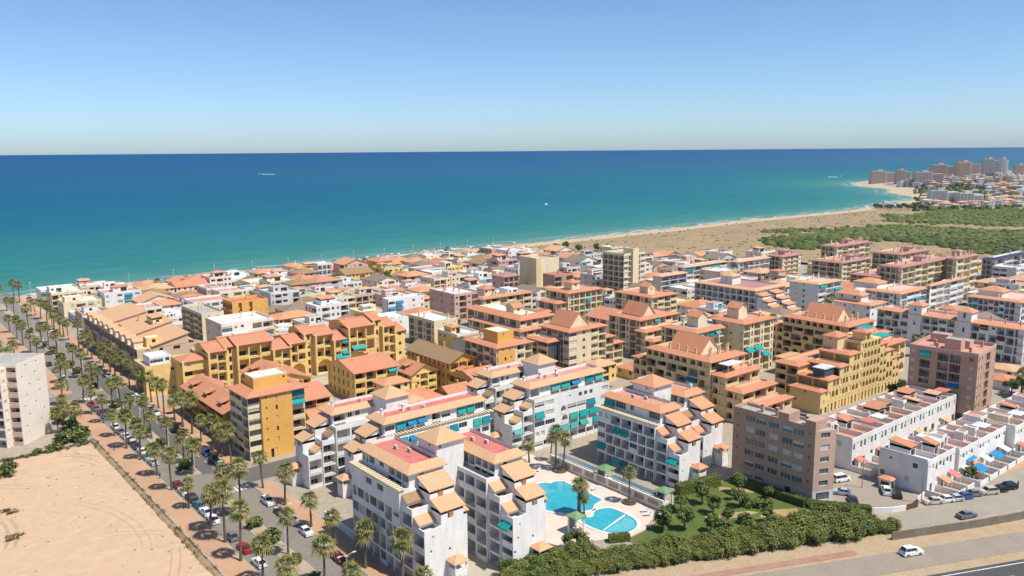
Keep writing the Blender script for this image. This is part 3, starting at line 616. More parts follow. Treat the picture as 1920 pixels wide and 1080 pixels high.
# --- orange tower on the avenue
B=Bld('apartment_tower','bright orange apartment tower with corner balconies, standing beside the palm avenue','apartment block',77.2,203.2,CREAM2,win=BFRAME)
B.block(77.2,203.9,80.6,216.5,0,17.5,S='g/g/g/g/g/g',W='6*lgL'); B.block(80.603,203.2,89.2,216.5,0,17.5,S=' n  o    / n  w    / n  w    / n  w    / n  w    /  dw     ',m=ORNG)
B.block(89.203,204.6,93.4,216.5,0,17.5,S='T/t/l/L/l/l',m=CREAM2)
B.roof_eave(77.2,203.4,93.4,216.5,17.5,t=TERRA,terr=WTER,band=2.6,rise=1.1)
B.block(80.5,207.5,90.,213.5,17.6,21.,S='   n',W=' ',m=ORNG); B.roof_flat(80.5,207.5,90,213.5,21.,.35,WTER,CREAM2)
B.thing('antenna',me_antenna(),85,210,21.03); B.done(); OCC.append((76,196,95,218))
# --- low house row behind it on the avenue
def lowhouse(label,r,H,wall=YELL,t=TERRA,roof='gy',n=3,S='lLl',W='lLlLl',rise=2.6,dorm=1,win=BFRAME,group=None):
    x0,y0,x1,y1=r; B=Bld('terracotta_house',label,'house',x0,y0,wall,group,win=win)
    B.block(x0,y0,x1,y1,0,H,S=pat(n,S),W=pat(n,W))
    if roof[0]=='g': B.roof_gable(x0,y0,x1,y1,H,rise,.7,roof[1],t)
    else: B.roof_hip(x0,y0,x1,y1,H,rise,.7,t)
    for k in range(dorm):   # roof dormers with small terraces
        yy=y0+(y1-y0)*(k+.5)/dorm-1.2; B.block(x0+1.,yy,x0+3.6,yy+2.6,H-.3,H+1.7,W='w',m=wall); B.roof_shed(x0+1,yy,x0+3.6,yy+2.6,H+1.7,H+2.4,'W',.3,t)
    B.chim(x0+(x1-x0)*.65,y0+(y1-y0)*.5,H+rise*.55,1.9); return B.done()
lowhouse('low ochre house with long brown tiled gable roof beside the avenue, behind the orange tower',(77.5,222,88.5,258),8.6,OCHRE,dorm=3)
lowhouse('terracotta gabled house directly behind the orange tower',(95,219,108,236),8.5,OCHRE,roof='gx',dorm=1)
lowhouse('terracotta house with lit gable end between the orange tower and the arched yellow block',(98,240,112,262),9.,YELL,roof='gy',dorm=2)
lowhouse('low terracotta house beside the small courtyard pool',(96,204,106,214),6.,OCHRE,roof='gx',n=2,dorm=0)
lowhouse('terracotta roofed house with blue roof canopy in front of the long yellow block',(124,233,140,252),9.5,YELL,roof='gx',S='lLlt',W='oooooo',dorm=1)
lowhouse('small terracotta house in front of the one with the blue roof canopy',(141,226,151,238),7.5,YELL,roof='gy',dorm=1)
lowhouse('red tiled hip roofed house just behind a pyramid roofed white stair tower',(119,199,136,212),7.,OCHRE,roof='h',dorm=0,W='lL')
lowhouse('small red tiled house at the east end of the courtyard',(138,198,146,208),6.5,OCHRE,roof='gx',n=2,dorm=0,W='lL')
lowhouse('long brown roofed house with shaded ochre balconies, left of the yellow walled block',(153.8,222,164.5,249),10.,OCHRE,t=OLDT,roof='gy',n=3,dorm=0,W='oooooooooo')
lowhouse('ochre house with small lit gables stepping down in front of the long brown roofed one',(152.5,204,163,221),7.,OCHRE,roof='gx',n=2,dorm=2)
m=MB(); m.prism([(117,213.5),(124,213.5),(124.5,217),(120,218),(116.5,216.5)],.05,.2,WTER,mat('pool_water_small',(.05,.30,.45),.1,n2=(1,.05))); tag(m.obj('swimming_pool'),'small blue pool in the courtyard of the terracotta houses','pool')
sheet('courtyard',rect(109,203,152,268),.03,mat('cream_paving',(.52,.44,.34)))
# --- long yellow block with big arches
B=Bld('arcaded_apartment_block','long yellow apartment block with tall arches and stepped terracotta roofs','apartment block',83,272,YELL,win=BFRAME)
secs=[(83,91,274.5,12.,'w /l','h',2,0),(91,97,272.6,14.3,'lL','s',4,0),(97,100.5,273.6,15.,'o','s',5,0),(100.5,113,271.8,15.4,'lLl','s',4,2),(113,119.5,271.2,12.,'lL','s',3,0),(119.5,125.5,271.8,13.,'Ll','s',3,1),(125.5,129,273,15.4,'o','s',5,0),(129,136,271.2,14.6,'lL','s',4,1),(136,142,270.6,12.,'lt','s',3,0),(142,153,270.4,15.8,'lLl','s',4,1),(153,156.4,271.5,17.,'o','s',5,0),(156.4,162,270.4,14.2,'lL','s',4,0),(162,166.5,270.8,11.5,'w','s',3,0)]
for k,(x0,x1,y0,H,p,rf,n,arch) in enumerate(secs):
    y1=286.; top=H-.6
    zl=5.8 if arch else 0
    if arch: B.block(x0,y0,x1-.004,y1,0,zl,S='A' if arch==1 else 'AlA')
    B.block(x0,y0,x1-.004,y1,zl,H,S=pat(max(2,n-2) if arch else n,p,ground=None if arch or k not in(1,8) else 'gT'),W='%d*w  w'%n if k==0 else '')
    if rf=='h': B.roof_hip(x0,y0,x1,y0+9,H,1.5,.6,TERRA)
    else:
        B.roof_shed(x0,y0,x1,y0+6.5,H,H+2.0,'S',.55,TERRA); B.roof_shed(x0,y0+6.5,x1,y1-.5,H+.5,H+2.0,'N',.4,TERRA)
    a0,b0=x0-B.x,y0-B.y; q=MB(); q.box(a0-.25,b0-.7,0,a0+.35,b0-.003,H+.3,YELL); q.obj('pilaster',B.root)
for x in (105,118,131,147): B.chim(x,281,15.,2.)
B.part('awning',me_awning(5,TEAL2,1.6,1.),(114-B.x,271.1-B.y,5.2)); B.part('awning',me_awning(5,TEAL2,1.6,1.),(136.5-B.x,270.4-B.y,6.4)); B.part('awning',me_awning(5.5,TEAL2,1.6,1.),(143-B.x,270.2-B.y,8.8)); B.done(); OCC.append((82,268,168,288))
# small yellow terrace house and white one at the left end
B=apt('small yellow house with white penthouse and teal shade, left of the long yellow block',(73.5,283,84,296),9.5,3,YELL,'w w','oLo','flat',terr=GTER,chim=0,finish=False,cat='house',name='terrace_house')
B.block(76,286,83,294,9.5,12.3,S='gw',m=WHITE); B.roof_flat(76,286,83,294,12.3,.3,WTER,WHITE); B.done()
# tan apartment house
B=Bld('apartment_house','tan apartment house with sloping sandy roof and a row of small gables','apartment block',77,305,TAN,win=BFRAME)
B.block(77,305,95,384,0,11.5,S=' s w W / w s W /w   W   ',W='llLllLllLllLllLl/wWwLwWwLwWwLwWwL/dLdLdLdLdLdLdLdL')
B.roof_shed(82.5,305,95,326,12,15.,'W',.5,TANT); B.roof_shed(81,326.2,96,343,12.6,16.2,'W',.5,TANT); B.roof_shed(84,343.2,95,358,12,14.2,'W',.5,TANT); B.roof_shed(81.5,358.2,95.5,384,12.4,15.4,'W',.5,TANT); B.roof_flat(77,343.2,84,358,11.5,.8,WTER); B.block(90,330,93.5,338,14,17.3,S='w',m=CREAM2); B.roof_shed(90,330,93.5,338,17.3,17.9,'W',.3,TANT); B.block(95.01,318,101,350,0,9,S='3*w ',m=TAN); B.roof_shed(95.01,318,101,350,9.2,11,'E',.4,TANT); 
for k in range(9): y=309+k*8.2; B.block(77.2,y,80.2,y+4.2,11.5,13.6,W='o',m=CREAM2); B.roof_gable(77.2,y,80.2,y+4.2,13.6,.9,.3,'x',TANT)
B.block(81.,307,86,311,11.5,14.6,S='w',m=YELL); B.roof_flat(81,307,86,311,14.6,.3,WTER,YELL); B.chim(90,350,13.6,1.6); B.chim(91,330,13.6,1.6); B.done(); OCC.append((76,304,96,385))
apt('flat white roofed annex with red edge beside the tan apartment house',(96.5,297,113,309),7.5,2,TAN,'w  w','  w ','flat',terr=WTER,chim=0,name='annex',cat='house')
# --- pale apartment slab at the left edge (turned away from the grid)
a=Vector(un(29,684,23.2)); b=Vector(un(83,663,23.2)); d=(b-a).normalized(); rz=math.atan2(d.y,d.x); Wd=(b-a).length
B=Bld('apartment_slab','tall pale pink apartment slab with grey flat roof at the left edge of the photo','apartment block',a.x,a.y,PINKW,rz=rz,par=PINK)
for o_ in (B,): B.x=B.y=0
B.root.location=(a.x,a.y,0)
B.block(0,0,Wd,16,0,22.8,S='  n  n  / n   n   /   n  n  /  n   n  / n  n   /  n   n / n   n  /         ',W='8*lLlLl',E='8*  w'); B.block(-2.6,3,-.003,13,0,22.4,S='7*w/ ',W='8*LLL',E='')
B.roof_flat(0,0,Wd,16,22.8,.5,GTER); B.thing('antenna',me_antenna(),4,9,22.8); B.done(); OCC.append((20,235,50,275))
# --- yellow walled block
B=apt('five storey block with one bright yellow end wall and terracotta eaves',(165.7,211.9,181.5,230),15,5,CREAM2,'lL lL','LlLlL',par=CREAM2,win=BFRAME,chim=1,finish=False,seed=3)
B.block(166.2,211.6,173.5,211.898,0,14.9,S=' n w /  w n / n w /  w n /     ',m=ORNG); B.block(169.5,216,176.5,224,15.2,19.,S=' n  ',m=ORNG); B.roof_flat(169.5,216,176.5,224,19,.3,WTER,ORNG); B.done()
# --- cream block with tall gable
r=(194.8,207.6,213.4,222.5)
B=apt('cream apartment block with grey glazed balconies and a tall triangular roof gable',r,17,6,CREAM2,'g w lL','gLgLg',chim=1,finish=False,win=FRAME)
B.block(197,209.5,206,220,17.2,18.2); B.roof_gable(197,209.5,206,220,18.2,4.6,.3,'y',TERRA); tier(B,213.41,209,219,222,12,'L','',4); tier(B,219.01,209,224,222,9,'t','',3)
B.block(188.5,212,194.79,223,0,13.5,S='g',W='5*Ll'); B.roof_eave(188.5,212,194.79,223,13.5,band=1.6,rise=.8); B.done()
# --- courtyard block with roof terrace, behind
def fitapt(label,px,py,H,pl,pr,n,wall,S_,W_,**k):
    r=shrink(fit(px,py,H,pl,pr),.6); return apt(label,r,H,n,wall,S_,W_,**k),r
B,r=fitapt('cream block with a white walled roof terrace inside its terracotta eaves',975,602,14.5,873,1045,5,CREAM2,'lLlLlL','LoLoLoLoLo',finish=False,chim=2,terr=WTER,band=3.5,rise=1.3,seed=11)
x0,y0,x1,y1=r; tier(B,x0-2.6,y0-3.2,x1-6,y0-.01,11,'LlLl','L',4); B.block(x0-3,y0,x0-.01,y1-5,0,11,W='4*oLoLoLoL'); B.roof_eave(x0-3,y0,x0-.01,y1-5,11,band=.9,rise=.5); B.block(x0+5,y0+10,x0+10,y0+15,14.7,17.5,S='w'); B.roof_gable(x0+5,y0+10,x0+10,y0+15,17.5,1.5,.4,'x',TERRA); B.done()
B,r=fitapt('tall cream block with rows of pale balconies and a small tiled stair house on top',1065,551,17.5,1020,1133,6,CREAM2,'LLLtLL','oLoL',finish=False,chim=3,seed=12)
x0,y0,x1,y1=r; B.block(x0+6,y0+4,x0+11,y0+9,17.7,21,S='w'); B.roof_hip(x0+6,y0+4,x0+11,y0+9,21,1.6,.4,TERRA); tier(B,x0-6,y0+1,x0-.01,y1-2,13.5,'Ll','LoLo',4); tier(B,x0-11,y0+3,x0-6.01,y1-3,10,'Lt','Lo',3); B.done()
B,r=fitapt('cream block with low stair house left of the tall cream one',905,562,14.5,893,1000,5,CREAM2,'LlLlLl','LoL',finish=False,chim=3,seed=13)
x0,y0,x1,y1=r; B.block(x0+4,y0+4,x0+10,y0+10,14.7,18,S='w w'); B.roof_hip(x0+4,y0+4,x0+10,y0+10,18,1.8,.4,TERRA); B.done()
B,r=fitapt('cream block with thin terracotta eaves and stair house, right of the tall cream one',1222,559,14,1150,1273,5,CREAM2,'LlLl','LoLLoL',finish=False,chim=3,seed=14)
x0,y0,x1,y1=r; B.block(x0+3,y0+5,x0+8,y0+10,14.2,18,S='w'); B.roof_gable(x0+3,y0+5,x0+8,y0+10,18,1.4,.4,'y',TERRA); B.done()
B,r=fitapt('cream block with a steep cross gable roof and teal awnings below',1200,602,14.5,1138,1276,5,CREAM2,'tLtLlL','LoLoLo',finish=False,chim=2,seed=15)
x0,y0,x1,y1=r; B.block(x0+5,y0+3,x0+12,y1-3,14.7,15.4); B.roof_gable(x0+5,y0+3,x0+12,y1-3,15.4,4.2,.4,'y',TERRA); tier(B,x0-2.5,y0-5,x1-5,y0-.01,11,'tLtL','L',4); tier(B,x0-2.5,y0-9,x1-8,y0-5.01,8,'TtLt','L',3); B.done()
# --- cream blocks with teal awnings
B,r=fitapt('cream block with teal awnings high on its sunny side and a small gabled stair house',1307,626,17,1236,1375,6,CREAM2,'tLTtLL','oLwLoL',finish=False,chim=1,seed=16,terr=GTER)
x0,y0,x1,y1=r; B.block(x0+7,y0+5,x0+12,y0+10,17.2,21,S=' ',W='n'); B.roof_gable(x0+7,y0+5,x0+12,y0+10,21,1.6,.4,'y',TERRA); B.done()
B,r=fitapt('tall cream block with narrow white framed balconies and a row of teal awnings',1396,609,19,1330,1456,7,CREAM2,'LoLoLo','w  w n',finish=False,chim=1,seed=17,top=None)
x0,y0,x1,y1=r; B.block(x0+5,y0+6,x0+10,y0+11,19.2,23.2,S=' ',W='n'); B.roof_gable(x0+5,y0+6,x0+10,y0+11,23.2,1.6,.4,'y',TERRA)
for k,zz in ((0,8.),(1,8.),(2,5.2)): B.part('awning',me_awning(4,TEAL,1.4,1.2),(1.5+5*k,-.05,zz+2))
B.done()
# --- big arched block with three stepped tiers
def arched(label,x0,y0,x1,y1,H,tiers,seed,nW='aaa_aaa_aaa',canopy=None):
    B=Bld('arched_apartment_block',label,'apartment block',x0,y0,CREAM,win=BFRAME)
    B.block(x0,y0,x1,y1,0,H,S='6*Ll a',W='%s/LlLlLl/aLa_LtL/Ll_LlLl/aaLl_aa/ LlLlL '%nW)
    B.roof_eave(x0,y0,x1,y1,H,band=2.2,rise=1.)
    cx=(x0+x1)/2; B.block(cx-4.5,y0+7,cx+4.5,y1-6,H+.2,H+.9,m=CREAM2); B.roof_gable(cx-4.5,y0+7,cx+4.5,y1-6,H+.9,4.2,.4,'y',TERRA,CREAM2)
    for k in range(6): B.chim(x0+4+k*2.1,y0+3.4+(k%2)*1.,H+.22,2.2,CREAM,.45)
    for k in range(4): B.chim(x0+3.2,y0+8+k*3.4,H+.22,1.9,CREAM,.45)
    for (dy,h,n,dx,cv) in tiers:
        ya,yb=dy; B.block(x0+dx,ya,x1+dx*.6,yb,0,h,S=pat(n,'lLa'),W=pat(n,'aa')); B.roof_eave(x0+dx,ya,x1+dx*.6,yb,h,band=1.5,rise=.8)
        if cv:
            xa=x0+dx; q=MB(); q.box(2.2+dx,ya-y0+.8,h+2.9,9.5+dx,yb-y0-.3,h+3.05,cv); q.obj('roof_canopy',B.root)
            q=MB(); 
            for xx in (2.4,9.1): q.box(xx+dx,ya-y0+1,h+.22,xx+.15+dx,ya-y0+1.15,h+2.9,FRAME)
            q.box(2.6+dx,yb-y0-.5,h+.25,9.3+dx,yb-y0-.35,h+2.9,GLASSB); q.obj('roof_room',B.root)
    B.block(x0+.5,y1+.01,x1-3,y1+6,0,H-4,W='4*aa'); B.roof_eave(x0+.5,y1+.01,x1-3,y1+6,H-4,band=1.5,rise=.8)
    return B.done()
arched('ochre block with arched galleries and big roof gable, stepping down to the brick office block',198,149.2,215.5,174.5,17,[((144.2,149.19),13.2,4,1.,WMETAL),((138.4,144.19),9.6,3,1.2,None),((133,138.39),6.4,2,2.,None)],1)
arched('ochre arched block with teal roof canopies, behind the cascading yellow block',275.5,148.2,294,174.5,17,[((142.5,148.19),13.6,4,1.,TEAL),((136.5,142.49),11.5,3,2.,TEAL2)],2)
# --- pale yellow block rising in steps with rows of arched windows
B=Bld('stepped_apartment_block','pale yellow block rising in steps on both sides, with five rows of arched windows','apartment block',225,128.5,LEMON,win=BFRAME)
st=[(225,229,7.,'w /   '),(229,235.5,10.,None),(235.5,241,13.,None),(241,247.5,16.,None),(247.5,256,19.,None),(256,260.5,19.,None),(260.5,265,16.5,None),(265,269.5,13.5,None),(269.5,274,10.5,None)]
for k,(x0,x1,H,p) in enumerate(st):
    n=max(2,round(H/3)); c=max(1,round((x1-x0)/2.)); row='a'*c
    if k==0: S_='n w/ w /d d'
    else: S_='/'.join([('n '+row[1:] if (k in(1,2,3,6,7,8) and i==0) else row) for i in range(n-1)])+'/'+'d '*c
    B.block(x0,128.5,x1-.004,139,0,H,S=S_,W=(' n /w  /   ' if k==0 else ('Ll' if k<5 else ''))); 
    if k not in (4,5): B.roof_eave(x0+.3,128.9,x1-.3,139,H,band=1.1,rise=.7)
B.roof_flat(247.5,128.5,256,139,19,.4,REDT2); B.block(250.2,128.496,253.6,133,19.,21.8,S='e',m=LEMON); B.roof_hip(250.2,128.5,253.6,133,21.8,1.2,.4,TERRA); B.block(243,134,249,139,16.2,20.5,W='n',m=CREAM); B.roof_hip(243,134,249,139,20.5,1.4,.4,TERRA)
q=MB(); q.box(4.5,1.5,13.,13.,6.,13.2,WMETAL); q.box(4.8,1.8,10.3,12.7,5.7,13.,GLASSB); q.obj('roof_room',B.root); B.roof_eave(256,128.9,274,139,10.,band=1.,rise=.5) if False else None
B.block(229,139.01,262,147,0,12.5,W='4*lL'); B.roof_eave(229,139.01,262,147,12.5,band=2.,rise=.9); B.done(); OCC.append((224,127,275,148))
# --- brown brick office block (skewed end) and brick tower
Hb=17.4
pts=[(164.4,94.6),(169.5,92.5),(170.6,116.5),(164.4,116.5)]
B=Bld('brick_office_block','narrow brown brick block with bands of windows on its long shaded side, by the park','apartment block',164.4,94.6,BRICK,win=FRAME,gl=GLASSB)
B.facade(0,21.9,-PI/2,21.9,3.2,Hb,'5*_n__gg_g_gg_n_',BRICK); B.facade(0,21.9,-PI/2,21.9,0,3.2,'  WW   d   ',BRICKL)
dd=Vector(pts[1])-Vector(pts[0]); B.facade(0,0,math.atan2(dd.y,dd.x),dd.length,3.2,Hb,'5*_W_',BRICKL); B.facade(0,0,math.atan2(dd.y,dd.x),dd.length,0,3.2,'_g_',GREYW)
L_=[(p[0]-164.4,p[1]-94.6) for p in pts]; W=B.wall
for (a,b_) in ((L_[1],L_[2]),(L_[2],L_[3])): W.poly([(*a,0),(*b_,0),(*b_,Hb),(*a,Hb)],BRICKL)
W.poly([(*p,Hb) for p in L_],GTER)
for (y0,y1,h) in ((0.,2.6,2.3),(6.8,9.6,2.5),(21.6,21.9,.9)):
    W.box(.003,y0+.003,Hb-.01,4.6 if h>1 else 5.8,y1,Hb+h,BRICK)
W.box(.002,2.6,Hb-.02,.25,21.6,Hb+.9,BRICK); W.box(5.3,.5,Hb-.02,5.6,21.6,Hb+.8,BRICKL)
m=MB(); m.poly([(*p,Hb+.03) for p in [(.25,2.6),(5.2,2.6),(5.6,21.6),(.25,21.6)]],GTER); m.obj('terrace',B.root)
for y in (4,12,16): B.part('chimney',me_chimney(1.6,BRICKL,.7),(3.4,y,Hb)); 
B.done(); OCC.append((162,90,172,118))
H=20.
B=Bld('brick_tower','pinkish brown brick tower with red roof terrace beyond the white row houses','apartment block',251.6,95.2,BRICK,win=FRAME,par=BRICK,rz=R_(6))
B.x=B.y=0; B.root.location=(251.6,95.2,0); 
B.block(0,0,17.5,19,0,H,W='s_T_eLLe_w_/s_L_eLLe_s_/s_L_eLLe_s_/s_l_eLbe_s_/s_l_eLLe_s_/s_l_eLLe_s_/_d_d_dd__'.replace('e','_'),S='ws_nLe_n/ss_nLe_n/ss_nLe_n/ss_nLe_n/ss_nLe_n/ss_nLe_n/ d _ _ d '.replace('e',' '),m=None)
B.roof_flat(0,0,17.5,19,H,1.,REDT2,BRICKL)
for q in ((4,6,8,10.5,3.2),(9,5,13,9,2.2),(12,12,16,17,2.6)): B.block(q[0],q[1],q[2],q[3],H+.04,H+q[4],m=BRICKL); B.roof_flat(q[0],q[1],q[2],q[3],H+q[4],.2,GTER,BRICKL)
for q in ((3,3),(2.5,12),(7,14),(14,3)): B.part('chimney',me_chimney(1.5,BRICKL,.7),(q[0],q[1],H+.03))
B.done(); OCC.append((248,93,272,117))
# --- white row with small pyramid roofed towers (upper right)
B=Bld('white_apartment_row','white apartment row with two little round windowed towers and orange eaves, behind the brick tower','apartment block',335.5,112,WHITE,par=WHITE)
B.block(335.5,112,347,168,0,13.2,W='LmL_gLwLLgL_gwLm_wLLL/LLL_gLLgLLL_wLLL_LmLL/m_LLgL_wLLgLL_LLwgLL/LLL_LwLL_LLL_LwLLLL',S='4*Lw')
B.roof_eave(335.5,112,347,168,13.2,t=TERRA2,terr=REDT2,band=2.2,rise=.9)
for y in (130.5,149.5): B.block(334.9,y,340.5,y+5.2,0,17.,W=' o /   / o /   / o /   ',S='n/   / / / / '); B.roof_hip(334.9,y,340.5,y+5.2,17,1.7,.5,TERRA2)
for k in range(9): B.chim(340+(k%3)*1.6,115+k*5.7,13.4,1.7,PINK,.5)
B.done(); OCC.append((330,105,350,170))
# --- white row houses in front of the yellow stepped block
TANFL=mat('tan_floor_tile',(.52,.37,.27),n=(.4,.08))
def rowhouses(label,x0,y0,x1,y1,H,n,seed,south):
    r=random.Random(seed); B=Bld('row_house_terrace',label,'row houses',x0,y0,WHITE,win=FRAME)
    B.block(x0,y0,x1,y1,0,H,S=south,W=' n  w /w  w  ')
    B.roof_flat(x0,y0,x1,y1,H,.9,WTER)
    for k in range(n):
        porch=r.random()<.5; a=x0+(x1-x0)*k/n; b=x0+(x1-x0)*(k+1)/n; q=MB(); q.box(a-x0-.1,.2,H+.04,a-x0+.1,y1-y0-.2,H+1.3,WHITE); q.obj('party_wall',B.root); q=MB(); q.poly([(a-x0+.2,.4,H+.05),(b-x0-.2,.4,H+.05),(b-x0-.2,y1-y0-.4,H+.05),(a-x0+.2,y1-y0-.4,H+.05)],r.choice((REDT2,TANFL,TANFL,REDT2,TERRA,WTER))); q.obj('terrace',B.root)
        d=r.random(); ya=r.uniform(y0+1.6,y0+(y1-y0)*.55); yb=min(y1-.5,ya+r.uniform(2.2,5.5)); fx=r.uniform(.32,.8); sh_=r.uniform(2.1,2.8); ox_=r.uniform(.2,max(.25,(b-a)*(1-fx)-.3))
        if d<.7:
            B.block(a+ox_,ya,a+ox_+(b-a)*fx,yb,H+.06,H+sh_,S='wd' if d<.35 else 'd',m=r.choice((WHITE,WHITE,CREAM2,WARMW)))
            if d<.3: B.roof_flat(a+ox_,ya,a+ox_+(b-a)*fx,yb,H+sh_,.3,r.choice((WTER,REDT2,TANFL)),WHITE)
            else: B.roof_shed(a+ox_,ya,a+ox_+(b-a)*fx,yb,H+sh_,H+sh_+r.uniform(.2,.9),r.choice('SNW'),.25,r.choice((TERRA,TERRA,TANT,OLDT,TERRA2)))
        else: q=MB(); q.box(a-x0+.6,1.2,H+2.2,b-x0-.7,4.6,H+2.3,r.choice((WMETAL,REDT,WMETAL))); q.obj('roof_canopy',B.root)
        if r.random()<.7: B.thing('air_conditioner',me_ac(),a+1.,y1-1.6,H+.05)
        B.thing('chimney',me_chimney(1.5,WHITE,.5),b-.8,(y0+y1)/2,H+.03) if r.random()<.6 else None
        p=MB(); c=(a+b)/2-x0; ptile=r.choice((TERRA2,TERRA2,TANT,REDT,WTER)) if porch else WHITE; p.box(c-1.2,-2.2,0,c-1.05,-2.05,2.3,WHITE); p.box(c+1.05,-2.2,0,c+1.2,-2.05,2.3,WHITE); p.poly([(c-1.4,-2.4,2.3),(c+1.4,-2.4,2.3),(c+1.4,-.003,3.1),(c-1.4,-.003,3.1)],ptile); p.poly([(c+1.4,-2.4,2.2),(c-1.4,-2.4,2.2),(c-1.4,-.003,2.95),(c+1.4,-.003,2.95)],WHITE); p.obj('porch',B.root) if porch else None
        g=MB(); g.box(a-x0,-5.2,0,b-x0-.9,-5.05,1.3,WHITE); g.box(a-x0-.08,-5.,0,a-x0+.08,-.01,1.5,WHITE); g.obj('garden_wall',B.root)
    return B
rowhouses('long white row of houses with cluttered roof terraces and a line of small windows',190.5,99.5,249.5,113,7.4,11,3,'onoonoonoonoonoonoonoonoonoonoono/d d w d d w d d w d d w d d').done(); OCC.append((188,94,251,114))
rowhouses('white corner house row facing the car park, with a grey side wall and red porch',189.4,80.4,203.8,92.,7.5,3,5,'nwowowon/ d W d  w ').done(); OCC.append((188,75,205,93))
rowhouses('white houses with blue sun sails beside the parked cars',204.2,79.6,232.,90.,6.9,5,8,'nwwnw nwwnw nwwnw/w d W d  w d W d').done(); OCC.append((203,74,262,91))
rowhouses('white houses at the right edge of the photo beyond the blue sun sails',232.4,77.5,262.,89.,6.9,5,9,'nwwnw nwwnw nwwnw/w d W d  w d W d').done()
rowhouses('terracotta topped white houses between the two rows of white houses',206,91.8,246.,97.5,6.2,8,12,'').done() if False else None
# ---------------------------------------------------------------- vegetation
FR1=mat('palm_frond',(.215,.22,.055),.6,n2=(3.,.12)); FR2=mat('palm_frond_yellowing',(.33,.27,.10),.6,n2=(3.,.15)); DEADF=mat('dead_frond',(.27,.19,.10),.9)
TRUNK=mat('palm_trunk',(.17,.125,.09),.95); BARK=mat('bark',(.12,.085,.06),.95)
LF=[mat('leaf_light',(.18,.22,.045),.6,n2=(1.5,.12)),mat('leaf_mid',(.115,.16,.033),.6,n2=(1.5,.12)),mat('leaf_dark',(.068,.10,.026),.6,n2=(1.5,.12))]
LO=[mat('olive_light',(.205,.225,.05),.6,n2=(1.5,.12)),mat('olive_mid',(.16,.18,.04),.6,n2=(1.5,.12)),mat('olive_dark',(.11,.125,.028),.6,n2=(1.5,.12))]
def frond(m,base,az,el,L,mt,r,droop=.5,dead=False):
    d=Vector((math.cos(az)*math.cos(el),math.sin(az)*math.cos(el),math.sin(el))); side=Vector((-math.sin(az),math.cos(az),0)); up=d.cross(side)*-1
    p0=Vector(base); p1=p0+d*L*.45
    m.poly([p0-side*.035,p0+side*.035,p1+side*.03,p1-side*.03],mt)
    n=8; sp=1.1
    for k in range(n):
        a=(k/(n-1)-.5)*2*sp; dir_=(d*math.cos(a)+side*math.sin(a)); q=p1+dir_*L*.6*r.uniform(.8,1.15); q.z-=droop*L*.30*(1+abs(a)*.5)*r.uniform(.7,1.3)
        w=L*.05; t=dir_.cross(up).normalized()*w; mid=p1+dir_*L*.24; mid.z-=droop*L*.04; mid+=up*L*.03*(1 if k%2 else -1)
        m.poly([p1,mid-t,q,mid+t],mt)
def palm_proto(h,seed):
    r=random.Random(seed); root=bpy.data.objects.new('fan_palm',None); COL.objects.link(root)
    m=MB(); bx,by=r.uniform(-.25,.25),r.uniform(-.25,.25); P=[(bx*(k/6)**2,by*(k/6)**2,h*k/6) for k in range(7)]; rr=[.34,.25,.22,.2,.19,.19,.2]; m.tube(P,rr,TRUNK,8); m.obj('trunk',root,smooth=True)
    top=Vector((bx,by,h)); m=MB()
    for k in range(20): frond(m,top-Vector((0,0,r.uniform(.05,.7))),r.uniform(0,6.28),r.uniform(-1.35,-.85),r.uniform(1.1,1.6),DEADF,r,.3)
    m.obj('dead_skirt',root); m=MB()
    for k in range(30):
        u=k/29; el=1.25-1.85*u+r.uniform(-.15,.15); frond(m,top+Vector((0,0,.15-.3*u)),k*2.4+r.uniform(-.3,.3),el,r.uniform(2.0,2.75),FR2 if (u>.45 and r.random()<.55) else FR1,r,.55+.5*u)
    m.obj('crown',root); return root
PALMS=[palm_proto(h,s) for h,s in ((6.6,1),(7.6,2),(8.6,3),(9.8,4),(5.4,5))]
used_p=set()
def ordn(n):
    W=['first','second','third','fourth','fifth','sixth','seventh','eighth','ninth','tenth','eleventh','twelfth','thirteenth','fourteenth','fifteenth','sixteenth','seventeenth','eighteenth','nineteenth','twentieth']
    if n<=20: return W[n-1]
    T={2:'twenty',3:'thirty',4:'forty',5:'fifty'}[n//10]; return T+'-'+W[n%10-1] if n%10 else {2:'twentieth',3:'thirtieth',4:'fortieth',5:'fiftieth'}[n//10]
def place(protos,i,used,x,y,z,rz,sc,label,cat,group=None):
    o=protos[i]
    if i in used: o=copytree(o)
    used.add(i); o.location=(x,y,z); o.rotation_euler=(0,0,rz); o.scale=(sc,sc,sc); return tag(o,label,cat,group)
def palm(x,y,i,label,sc=1.,z=.12,group='fan palms lining the avenue'):
    o=place(PALMS,i,used_p,x,y,z,rng.uniform(0,6.28),sc,label,'palm tree',group); o.rotation_euler=(rng.gauss(0,.035),rng.gauss(0,.035),o.rotation_euler.z); return o
rows=[('left kerb',55.0,[104,117,130,142.5,154,163,171,184,197.3,210,223,236,249,262,275,288,309,322,336,350,364,379,395,412,430,450,470]),
      ('median',62.8,[112,123,134,150.5,172,180.5,205.5,214,226,239,250,262,272,283,303,312,324,338,352,368,384,398,416,432,450,470,492,515]),
      ('right kerb',72.4,[103,113,122,135,147,159,172,185,204,211,219,227,236,244,252,260,268,277,286,300,308,316,325,333,342,350,359,367,376,385,394,403,412,422,432,443,455,468,482,497,514,530])]
for nm,x,ys in rows:
    for k,y in enumerate(ys):
        if y>300 and rng.random()<.22: continue
        i=rng.choice([0,1,2,2,3]) if nm!='median' else rng.choice([0,1,2,3,3]); hh=('short ' if i==4 else 'tall ' if i==3 else '')
        look=rng.choice(['green crowned','bushy','yellow fringed'])
        palm(x+rng.uniform(-.5,.5),y+rng.uniform(-1.2,1.2),i,'%s%s fan palm, %s up the %s row of the avenue'%(hh,look,ordn(k+1),nm),rng.uniform(.82,1.18))
